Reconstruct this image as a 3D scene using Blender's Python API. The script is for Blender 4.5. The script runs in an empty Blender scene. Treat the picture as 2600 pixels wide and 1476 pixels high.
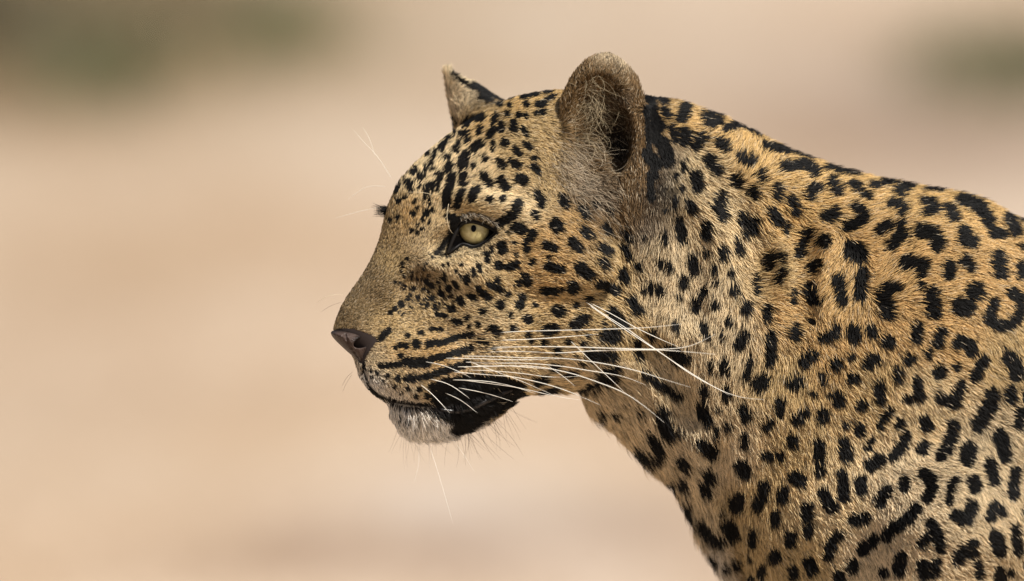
import bpy, math, random
import numpy as np
from mathutils import Vector
from mathutils.bvhtree import BVHTree

rng = np.random.default_rng(7)
random.seed(7)

# ------------------------------------------------------------------ camera, world, sun, exposure
SC = bpy.context.scene
COL = SC.collection
S = 0.0003                      # metres per pixel of the photograph at the leopard
D = 10.0                        # camera distance
TH = math.radians(6.0)          # camera looks down by this much
CEN = np.array([0.0, 0.0, 0.588])
AX = np.array([1.0, 0.0, 0.0])
AD = np.array([0.0, math.cos(TH), -math.sin(TH)])     # away from the camera
AU = np.array([0.0, math.sin(TH), math.cos(TH)])      # up in the picture

cd = bpy.data.cameras.new('camera')
cam = bpy.data.objects.new('camera', cd)
COL.objects.link(cam)
cam.location = Vector(CEN - D * AD)
cam.rotation_euler = (math.pi / 2 - TH, 0, 0)
cd.sensor_width = 36.0
cd.lens = 36.0 * D / (2600 * S)
cd.clip_start = 0.1
cd.clip_end = 2000
cd.dof.use_dof = True
cd.dof.focus_distance = D - 0.075
cd.dof.aperture_fstop = 2.9
SC.camera = cam

SUN_EL, SUN_AZ = 53.0, 46.0      # azimuth: degrees from the camera's side towards the right
world = bpy.data.worlds.new('World')
SC.world = world
world.use_nodes = True
wn = world.node_tree.nodes
bg = wn['Background']
sky = wn.new('ShaderNodeTexSky')
sky.sky_type = 'NISHITA'
sky.sun_disc = False
sky.sun_elevation = math.radians(SUN_EL)
sky.dust_density = 3.0
sky.air_density = 1.0
world.node_tree.links.new(sky.outputs[0], bg.inputs['Color'])
bg.inputs['Strength'].default_value = 0.06

sd = bpy.data.lights.new('sun', 'SUN')
sd.energy = 5.0
sd.angle = math.radians(2.5)
sd.color = (1.0, 0.955, 0.885)
sun = bpy.data.objects.new('sun', sd)
COL.objects.link(sun)
az = math.radians(SUN_AZ)
sdir = Vector((math.sin(az) * math.cos(math.radians(SUN_EL)), -math.cos(az) * math.cos(math.radians(SUN_EL)),
               math.sin(math.radians(SUN_EL))))           # towards the sun
sun.rotation_euler = sdir.to_track_quat('Z', 'Y').to_euler()
sun.location = (3, -3, 6)
sky.sun_rotation = math.atan2(sdir.x, sdir.y)

SC.view_settings.view_transform = 'Standard'
SC.view_settings.look = 'None'
SC.view_settings.exposure = 0.32
SC.view_settings.gamma = 1.0
SC.view_settings.use_curve_mapping = False
SC.render.engine = 'CYCLES'
SC.cycles.use_denoising = True
SC.cycles.max_bounces = 6
SC.cycles.transparent_max_bounces = 4
SC.cycles_curves.shape = 'RIBBONS'
SC.cycles_curves.subdivisions = 2

# ------------------------------------------------------------------ helpers
def to_world(px, py, y):
    """picture pixel (px, py) at depth y (pixels, away from the camera) -> world metres"""
    px = np.asarray(px, float); py = np.asarray(py, float); y = np.asarray(y, float) * S
    k = 1.0 + y / D
    xm = (px - 1300.0) * S * k
    zm = (738.0 - py) * S * k
    return CEN + xm[..., None] * AX + y[..., None] * AD + zm[..., None] * AU

def vec_world(v):
    """direction given as (right, down, away) -> world"""
    v = np.asarray(v, float)
    return v[..., 0:1] * AX - v[..., 1:2] * AU + v[..., 2:3] * AD

def tag(o, label=None, cat=None, group=None, kind=None):
    if label: o['label'] = label
    if cat: o['category'] = cat
    if group: o['group'] = group
    if kind: o['kind'] = kind
    return o

def mesh_obj(name, verts, faces, mat=None, parent=None, smooth=True):
    me = bpy.data.meshes.new(name)
    verts = np.asarray(verts, np.float32)
    if isinstance(faces, np.ndarray):
        n, k = faces.shape
        me.vertices.add(len(verts))
        me.vertices.foreach_set('co', verts.ravel())
        me.loops.add(n * k)
        me.loops.foreach_set('vertex_index', faces.astype(np.int32).ravel())
        me.polygons.add(n)
        me.polygons.foreach_set('loop_start', np.arange(0, n * k, k, dtype=np.int32))
        me.update(calc_edges=True)
        me.validate()
    else:
        me.from_pydata([tuple(v) for v in verts], [], faces)
    if smooth:
        me.polygons.foreach_set('use_smooth', np.ones(len(me.polygons), bool))
    if mat: me.materials.append(mat)
    o = bpy.data.objects.new(name, me)
    COL.objects.link(o)
    if parent: o.parent = parent
    return o

def smin(a, b, k):
    h = np.clip(0.5 + 0.5 * (b - a) / k, 0, 1)
    return b + (a - b) * h - k * h * (1 - h)

def smax(a, b, k):
    return -smin(-a, -b, k)

def poly_sdf(P, X, Y):
    """signed distance to polygon P, positive inside"""
    P = np.asarray(P, float)
    d = np.full(X.shape, 1e9); ins = np.zeros(X.shape, bool)
    n = len(P)
    for i in range(n):
        a = P[i]; b = P[(i + 1) % n]
        e = b - a
        t = np.clip(((X - a[0]) * e[0] + (Y - a[1]) * e[1]) / (e @ e + 1e-9), 0, 1)
        d = np.minimum(d, (X - a[0] - t * e[0]) ** 2 + (Y - a[1] - t * e[1]) ** 2)
        c = ((a[1] > Y) != (b[1] > Y)) & (X < (b[0] - a[0]) * (Y - a[1]) / (b[1] - a[1] + 1e-9) + a[0])
        ins ^= c
    d = np.sqrt(d)
    return np.where(ins, d, -d)

def chaikin(P, n=2, closed=True):
    P = np.asarray(P, float)
    for _ in range(n):
        if closed:
            Q = np.roll(P, -1, 0)
            P = np.stack([P * .75 + Q * .25, P * .25 + Q * .75], 1).reshape(-1, P.shape[1])
        else:
            A, B = P[:-1], P[1:]
            M = np.stack([A * .75 + B * .25, A * .25 + B * .75], 1).reshape(-1, P.shape[1])
            P = np.vstack([P[:1], M, P[-1:]])
    return P

def idw(tab, X, Y, power=3.0, eps=25.0):
    """smooth interpolation of rows (x, y, v0, v1 ...) at X, Y"""
    tab = np.asarray(tab, float)
    sw = np.zeros(X.shape); out = np.zeros(X.shape + (tab.shape[1] - 2,))
    for r in tab:
        w = ((X - r[0]) ** 2 + (Y - r[1]) ** 2 + eps * eps) ** (-power / 2) * 1e6
        sw += w
        out += w[..., None] * r[2:]
    return out / sw[..., None]

def blur2(A, n):
    for _ in range(n):
        A = A.copy()
        A[1:-1] = (A[:-2] + 2 * A[1:-1] + A[2:]) / 4
        A[:, 1:-1] = (A[:, :-2] + 2 * A[:, 1:-1] + A[:, 2:]) / 4
    return A

class Grid2:
    """values on a regular 2-D pixel grid with bilinear look-up"""
    def __init__(s, x0, y0, step, A): s.x0, s.y0, s.st, s.A = x0, y0, step, A
    def __call__(s, px, py):
        u = np.clip((px - s.x0) / s.st, 0, s.A.shape[0] - 1.001); v = np.clip((py - s.y0) / s.st, 0, s.A.shape[1] - 1.001)
        i = u.astype(int); j = v.astype(int); fu = u - i; fv = v - j
        if s.A.ndim == 3: fu = fu[..., None]; fv = fv[..., None]
        A = s.A
        return (A[i, j] * (1 - fu) * (1 - fv) + A[i + 1, j] * fu * (1 - fv) + A[i, j + 1] * (1 - fu) * fv + A[i + 1, j + 1] * fu * fv)

def noise2(px, py, scale, seed):
    r = np.random.default_rng(seed); T = r.random((257, 257)); 
    u = (px / scale) % 255; v = (py / scale) % 255
    i = u.astype(int); j = v.astype(int); fu = u - i; fv = v - j
    fu = fu * fu * (3 - 2 * fu); fv = fv * fv * (3 - 2 * fv)
    return (T[i, j] * (1 - fu) * (1 - fv) + T[i + 1, j] * fu * (1 - fv) + T[i, j + 1] * (1 - fu) * fv + T[i + 1, j + 1] * fu * fv)

def surface_nets(F, gx, gy, gz):
    ins = F < 0
    c = ins[:-1, :-1, :-1].astype(np.int8)
    for dx, dy, dz in ((1,0,0),(0,1,0),(1,1,0),(0,0,1),(1,0,1),(0,1,1),(1,1,1)):
        c += ins[dx:F.shape[0]-1+dx, dy:F.shape[1]-1+dy, dz:F.shape[2]-1+dz]
    act = (c > 0) & (c < 8)
    I, J, K = np.nonzero(act)
    idx = np.full(act.shape, -1, np.int32)
    idx[I, J, K] = np.arange(len(I))
    corner = {}
    for dx in (0, 1):
        for dy in (0, 1):
            for dz in (0, 1):
                corner[dx, dy, dz] = F[I + dx, J + dy, K + dz].astype(float)
    acc = np.zeros((len(I), 3)); cnt = np.zeros(len(I))
    edges = []
    for a in corner:
        for ax in range(3):
            if a[ax] == 0:
                b = list(a); b[ax] = 1; edges.append((a, tuple(b)))
    for a, b in edges:
        va, vb = corner[a], corner[b]
        m = (va < 0) != (vb < 0)
        t = np.where(m, va / np.where(m, va - vb, 1), 0)
        for ax in range(3):
            acc[:, ax] += np.where(m, a[ax] + t * (b[ax] - a[ax]), 0)
        cnt += m
    acc /= cnt[:, None]
    V = np.stack([gx[I] + acc[:, 0] * (gx[I + 1] - gx[I]), gy[J] + acc[:, 1] * (gy[J + 1] - gy[J]),
                  gz[K] + acc[:, 2] * (gz[K + 1] - gz[K])], 1)
    quads = []
    for ax in range(3):
        n = F.shape[ax]
        sl0 = [slice(None)] * 3; sl1 = [slice(None)] * 3
        sl0[ax] = slice(0, n - 1); sl1[ax] = slice(1, n)
        A = ins[tuple(sl0)]; B = ins[tuple(sl1)]
        P = np.argwhere(A != B)
        o1, o2 = [(1, 2), (2, 0), (0, 1)][ax]
        ok = (P[:, o1] > 0) & (P[:, o2] > 0) & (P[:, o1] < F.shape[o1] - 1) & (P[:, o2] < F.shape[o2] - 1)
        P = P[ok]
        flip = A[tuple(P.T)]
        def cell(d1, d2):
            Q = P.copy(); Q[:, o1] += d1; Q[:, o2] += d2
            return idx[tuple(Q.T)]
        q = np.stack([cell(-1, -1), cell(0, -1), cell(0, 0), cell(-1, 0)], 1)
        q[~flip] = q[~flip][:, ::-1]
        quads.append(q)
    Q = np.vstack(quads)
    return V, Q

def relax(V, Q, n, lam=0.5):
    e = np.vstack([Q[:, [0, 1]], Q[:, [1, 2]], Q[:, [2, 3]], Q[:, [3, 0]]])
    deg = np.bincount(e.ravel(), minlength=len(V)).astype(float)
    for _ in range(n):
        acc = np.zeros_like(V)
        for ax in range(3):
            acc[:, ax] = np.bincount(e[:, 0], V[e[:, 1], ax], len(V)) + np.bincount(e[:, 1], V[e[:, 0], ax], len(V))
        V = V + lam * (acc / np.maximum(deg, 1)[:, None] - V)
    return V

def new_mat(name):
    m = bpy.data.materials.new(name); m.use_nodes = True
    nt = m.node_tree
    return m, nt, nt.nodes['Principled BSDF']
# ------------------------------------------------------------------ the leopard's shape (pixels: x right, y away, z down)
HEAD = [(843,845),(856,805),(870,772),(892,740),(920,702),(947,655),(965,610),(978,560),(993,505),(1012,465),(1047,427),(1087,390),
        (1127,358),(1163,330),(1218,294),(1282,260),(1352,240),(1430,232),(1540,238),(1640,300),(1690,420),(1700,560),(1680,720),
        (1640,850),(1560,945),(1450,982),(1370,990),(1312,1000),(1262,1042),(1210,1076),(1150,1086),(1090,1088),(1040,1080),(1010,1062),
        (993,1040),(986,1018),(962,1008),(940,990),(920,960),(906,930),(900,905),(870,880),(850,862)]
BODY = [(1450,290),(1560,250),(1640,243),(1720,263),(1800,294),(1900,343),(2020,402),(2120,439),(2220,463),(2330,486),(2420,498),(2500,520),
        (2560,552),(2660,600),(2900,650),(3500,690),(4300,660),(4750,730),(4980,960),(4960,1300),(4560,1500),(3800,1660),(3000,1770),
        (2500,1840),(2150,1790),(1985,1650),(1885,1500),(1838,1430),(1793,1345),(1748,1258),(1688,1188),(1618,1120),(1545,1056),
        (1480,1000),(1425,930),(1390,800),(1400,480)]
HEAD = chaikin(HEAD, 1); BODY = chaikin(BODY, 2)
ST = 10.0
g2x = np.arange(700, 5400, ST); g2z = np.arange(60, 2860, ST)
GX2, GZ2 = np.meshgrid(g2x, g2z, indexing='ij')

# head: x z near-half-depth edge-radius
HB = [(850,850,62,45),(900,780,75,70),(960,660,85,85),(1000,540,110,110),(1060,440,135,140),(1150,370,150,160),(1280,300,170,170),
      (1400,280,190,170),(1560,330,200,190),(1650,500,220,220),(1100,520,140,120),(1200,560,172,150),(1150,680,160,150),(1050,760,120,110),
      (980,850,100,80),(1000,930,105,80),(1040,1060,85,70),(1130,1060,105,70),(1230,1020,140,80),(1330,960,190,110),(1300,800,215,200),
      (1300,640,220,220),(1450,600,250,240),(1450,820,245,220),(1550,900,230,170),(1620,720,235,220),(940,960,75,45)]
# body: x z near-half-depth edge-radius
BB = [(1500,500,190,200),(1700,300,170,230),(1700,600,225,300),(1600,950,215,260),(1900,500,215,280),(1900,900,262,340),(1800,1250,235,260),
      (2100,500,215,300),(2100,1000,295,380),(2400,560,200,320),(2400,900,310,420),(2300,1300,330,420),(2600,1300,360,460),(3000,1200,380,480),
      (3500,1200,390,480),(4300,1100,350,420),(4800,1000,280,300)]

def inflate(F, poly, tab, yc_fun, d_blur):
    d2 = poly_sdf(poly, GX2, GZ2)
    d2 = blur2(d2, d_blur) * .35 + d2 * .65
    t = idw(tab, GX2, GZ2, 3.0, 60.0)
    return d2, t[..., 0], t[..., 1]

hd, hb, hr = inflate(None, HEAD, HB, None, 6)
bd, bb, br = inflate(None, BODY, BB, None, 30)
LEAN = 0.105
hyc = -np.clip(1480 - GX2, -200, 700) * 0.36 + (GZ2 - 650) * LEAN * .4
byc = (GZ2 - 650) * LEAN + 10

def infl_val(d2, b, R, yc, y):
    q = np.clip((R - d2) / R, 0, None)
    v = (y - yc) / b
    return (np.sqrt(q * q + v * v) - 1.0) * np.minimum(R, b)

def infl_surf(d2, b, R, yc):
    q = np.clip((R - d2) / R, 0, 1)
    return yc - b * np.sqrt(1 - q * q)

HS = Grid2(700, 60, ST, infl_surf(hd, hb, hr, hyc))
BS = Grid2(700, 60, ST, infl_surf(bd, bb, br, byc))
def hs(px, py): return float(HS(np.array([px * 1.0]), np.array([py * 1.0]))[0])
def bs(px, py): return float(BS(np.array([px * 1.0]), np.array([py * 1.0]))[0])

gx = np.concatenate([np.arange(812, 1720, 3.5), np.arange(1720, 2700, 6.0), np.arange(2700, 5420, 26.0)])
gz = np.concatenate([np.arange(120, 1110, 3.5), np.arange(1110, 1520, 6.0), np.arange(1520, 2760, 20.0)])
gy = np.concatenate([np.arange(-470, -130, 5.0), np.arange(-130, 640, 10.0)])
def samp2(A):
    g = Grid2(700, 60, ST, A)
    X, Z = np.meshgrid(gx, gz, indexing='ij')
    return g(X, Z).astype(np.float32)

def field3(d2, b, R, yc):
    d2, b, R, yc = samp2(d2), samp2(b), samp2(R), samp2(yc)
    q2 = np.clip((R - d2) / R, 0, None) ** 2
    m = np.minimum(R, b)
    out = np.empty((len(gx), len(gy), len(gz)), np.float32)
    for j, y in enumerate(gy):
        out[:, j, :] = (np.sqrt(q2 + ((y - yc) / b) ** 2) - 1) * m
    return out

F = field3(bd, bb, br, byc)
xc = int(np.searchsorted(gx, 1900))
H = field3(hd, hb, hr, hyc)[:xc]
F[:xc] = smin(F[:xc], H, np.float32(24.0))
del H

def sub(lo, hi):
    i0, i1 = np.searchsorted(gx, [lo[0], hi[0]]); j0, j1 = np.searchsorted(gy, [lo[1], hi[1]]); k0, k1 = np.searchsorted(gz, [lo[2], hi[2]])
    sl = (slice(max(i0 - 1, 0), i1 + 1), slice(max(j0 - 1, 0), j1 + 1), slice(max(k0 - 1, 0), k1 + 1))
    X = gx[sl[0]][:, None, None].astype(np.float32); Y = gy[sl[1]][None, :, None].astype(np.float32); Z = gz[sl[2]][None, None, :].astype(np.float32)
    return sl, X, Y, Z

def ell(c, r, X, Y, Z, rot=0.0):
    ca, sa = math.cos(rot), math.sin(rot)
    x = X - c[0]; z = Z - c[2]
    u = (x * ca + z * sa) / r[0]; w = (-x * sa + z * ca) / r[2]; v = (Y - c[1]) / r[1]
    k0 = np.sqrt(u * u + v * v + w * w)
    k1 = np.sqrt((u / r[0]) ** 2 + (v / r[1]) ** 2 + (w / r[2]) ** 2) + 1e-6
    return np.where(k0 < .2, -min(r) * .8, k0 * (k0 - 1) / k1)

def add_ell(c, r, k=20, rot=0.0, carve=False):
    m = max(r) + 2 * k + 12
    sl, X, Y, Z = sub([c[0] - m, c[1] - m, c[2] - m], [c[0] + m, c[1] + m, c[2] + m])
    e = ell(c, r, X, Y, Z, rot)
    F[sl] = smax(F[sl], -e, k) if carve else smin(F[sl], e, k)

def cone_sd(a, b, ra, rb, X, Y, Z):
    a = np.asarray(a, float); b = np.asarray(b, float); e = b - a
    t = np.clip(((X - a[0]) * e[0] + (Y - a[1]) * e[1] + (Z - a[2]) * e[2]) / (e @ e), 0, 1)
    return np.sqrt((X - a[0] - t * e[0]) ** 2 + (Y - a[1] - t * e[1]) ** 2 + (Z - a[2] - t * e[2]) ** 2) - (ra + (rb - ra) * t)

def add_cone(a, b, ra, rb, k=15, carve=False):
    m = max(ra, rb) + k + 30
    lo = np.minimum(a, b) - m; hi = np.maximum(a, b) + m
    sl, X, Y, Z = sub(lo, hi)
    e = cone_sd(a, b, ra, rb, X, Y, Z)
    F[sl] = smax(F[sl], -e, k) if carve else smin(F[sl], e, k)

def add_face(px, py, r, off, k=25, rot=0.0, carve=False):
    add_ell((px, hs(px, py) + off, py), r, k, rot, carve)

# bulges of the face
add_face(1228, 518, (100, 38, 30), 4, 24, 0.14)         # brow ridge
add_face(1205, 692, (100, 36, 44), 12, 28, 0.35)          # below the eye
add_face(1400, 640, (170, 50, 95), 14, 50, 0.25)         # cheek bone
add_face(1050, 925, (135, 52, 78), 8, 28, -0.15)        # whisker pad
add_face(1015, 965, (85, 34, 42), 6, 20, 0.2)
add_face(1520, 830, (120, 40, 110), 20, 50, 0.9)         # cheek ruff
add_ell((2330, bs(2330, 830) + 95, 830), (250, 100, 280), 90, -.5)   # shoulder blade
# hollows
add_face(1136, 622, (56, 30, 34), -4, 22, -0.5, True)     # inner corner of the eye
add_face(1080, 765, (70, 24, 70), -8, 30, 0.3, True)      # between nose and cheek
for (x, z, r) in ((1010, 470, 26), (1075, 540, 22)):
    add_face(x, z, (r * 1.6, 10, r), -4, 20, -0.8, True)
MOUTH = [(926,940),(938,975),(962,998),(990,1013),(1031,1024),(1080,1030),(1116,1030),(1155,1018),(1205,1000),(1265,985),(1305,985)]
for (a, b) in zip(MOUTH[:-1], MOUTH[1:]):
    add_cone((a[0], hs(*a) - 6, a[1]), (b[0], hs(*b) - 6, b[1]), 11, 11, 8, True)
# crease where the neck meets the shoulder
CR = [(1815,1130),(1826,1190),(1850,1290),(1868,1400),(1880,1490)]
CR = chaikin(CR, 2, False)
for (a, b) in zip(CR[:-1], CR[1:]):
    add_cone((a[0], bs(*a) - 8, a[1]), (b[0], bs(*b) - 8, b[1]), 22, 22, 30, True)
# folds of the neck skin
for fold in ([(1745,560),(1760,680),(1752,800)],[(1850,470),(1905,600),(1925,720)],[(1640,880),(1700,960),(1740,1060)],[(2010,560),(2040,680),(2030,800)]):
    fold = chaikin(fold, 2, False)
    for (a, b) in zip(fold[:-1], fold[1:]):
        add_cone((a[0], bs(*a) - 29, a[1]), (b[0], bs(*b) - 29, b[1]), 34, 34, 40, True)
# near ear
ey = hs(1530, 400)
ney = ey + 8
add_ell((1527, ney, 322), (108, 62, 182), 14, 0.06)
add_ell((1513, ney - 62, 338), (84, 82, 148), 9, 0.06, True)
add_cone((1628, ney - 12, 290), (1630, hs(1630, 470) - 8, 490), 19, 15, 12)      # hind rim of the ear
add_ell((1572, ney - 4, 356), (44, 82, 96), 10, 0.1, True)               # the dark hollow of the ear
# far ear
fy = 95.0
sl, X, Y, Z = sub([1050, -60, 120], [1330, 260, 400])
fe = cone_sd((1235, fy, 322), (1143, fy - 6, 188), 84, 15, X, Y, Z)
fe = np.maximum(fe, -cone_sd((1330, fy + 10, 115), (1195, fy, 140), 92, 66, X, Y, Z))
fe = smax(fe, -ell((1096, fy - 60, 262), (52, 90, 80), X, Y, Z, -.3), 8)
F[sl] = smin(F[sl], fe, 14)
# near eye: the opening between the lids
LID_UP = [(1136,644),(1147,614),(1161,582),(1170,568),(1186,562),(1205,563),(1225,570),(1244,579),(1261,588)]
LID_LO = [(1261,588),(1247,601),(1231,614),(1212,625),(1198,627),(1185,621),(1170,619),(1153,633),(1136,644)]
IRIS_OPEN = chaikin(LID_UP[:-1] + LID_LO[:-1], 1)
e0 = hs(1207, 585)
EYE_R = 50.0
EYE_C = (1208.0, e0 + 9 + EYE_R, 586.0)
sl, X, Y, Z = sub([1125, e0 - 60, 535], [1275, e0 + 46, 660])
Po = poly_sdf(IRIS_OPEN, np.broadcast_to(X[:, 0], (X.shape[0], Z.shape[2])), np.broadcast_to(Z[0, :1], (X.shape[0], Z.shape[2])))
pr = np.maximum(-(Po[:, None, :] + 3), Y - (e0 + 34))
F[sl] = np.maximum(F[sl], -pr)

# legs, paws and tail: outside the picture, built so that the animal stands on the ground
def gy_at(py): return (py - 650) * LEAN
GPY = 738 + (CEN[2]) / S / math.cos(TH)       # picture row of the ground below the focus point
def leg(pts, side, k=60):
    off = -215 if side < 0 else 215
    P = [((x, gy_at(z) + off * f, z), r) for (x, z, r, f) in pts]
    for (a, ra), (b, rb) in zip(P[:-1], P[1:]):
        add_cone(np.array(a), np.array(b), ra, rb, k)
def ground_row(y_off):
    # the row at which a point at depth offset y_off px (model) reaches the ground plane z = 0
    py = 2600.0
    for _ in range(20):
        y = gy_at(py) + y_off
        w = to_world(np.array([2000.]), np.array([py]), np.array([y]))[0]
        py += w[2] / S / math.cos(TH)
    return py
for side in (-1, 1):
    gr = ground_row(-215 if side < 0 else 215)
    dx = 0 if side < 0 else 260
    leg([(2420+dx,1350,230,1),(2330+dx,1700,135,1),(2390+dx,2080,92,.95),(2370+dx,gr-150,72,.92),(2330+dx,gr-78,72,.92)], side)
    P = (2270+dx, gy_at(gr-58) + (-215 if side < 0 else 215)*.92, gr-58)
    add_ell(P, (110, 74, 58), 30)
    dx = 0 if side < 0 else -330
    leg([(4560+dx,1150,330,.8),(4380+dx,1650,190,.95),(4700+dx,2080,96,.95),(4600+dx,gr-130,74,.95),(4560+dx,gr-78,72,.95)], side)
    P = (4490+dx, gy_at(gr-58) + (-215 if side < 0 else 215)*.95, gr-58)
    add_ell(P, (112, 74, 58), 30)
TAILP = [(4880,860,90),(5100,1150,62),(5190,1500,54),(5220,1850,48),(5280,2150,44),(5370,2330,30)]
for a, b in zip(TAILP[:-1], TAILP[1:]):
    add_cone((a[0], gy_at(a[1]), a[1]), (b[0], gy_at(b[1]), b[1]), a[2], b[2], 30)

V, Q = surface_nets(F, gx, gy, gz)
del F
# keep the largest connected piece (drops crumbs left by the carving)
lab = np.arange(len(V))
E = np.vstack([Q[:, [0, 1]], Q[:, [1, 2]], Q[:, [2, 3]]])
for _ in range(400):
    m = np.minimum(lab[E[:, 0]], lab[E[:, 1]])
    new = lab.copy(); np.minimum.at(new, E[:, 0], m); np.minimum.at(new, E[:, 1], m)
    new = new[new]; new = new[new]
    if (new == lab).all(): break
    lab = new
big = np.bincount(lab).argmax()
keepv = lab == big
remap = np.cumsum(keepv) - 1
Q = remap[Q[keepv[Q[:, 0]]]]; V = V[keepv]
V = relax(V, Q, 3, .5)
W = to_world(V[:, 0], V[:, 2], V[:, 1])
# outward orientation
a = W[Q[:, 0]]; vol = np.einsum('ij,ij->i', a, np.cross(W[Q[:, 1]], W[Q[:, 2]])).sum()
if vol < 0: Q = Q[:, ::-1].copy()

# vertex normals (world)
fn = np.cross(W[Q[:, 2]] - W[Q[:, 0]], W[Q[:, 3]] - W[Q[:, 1]])
VN = np.zeros_like(W)
for c in range(4):
    for ax in range(3):
        VN[:, ax] += np.bincount(Q[:, c], fn[:, ax], len(W))
VN /= np.linalg.norm(VN, axis=1, keepdims=True) + 1e-12
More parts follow.
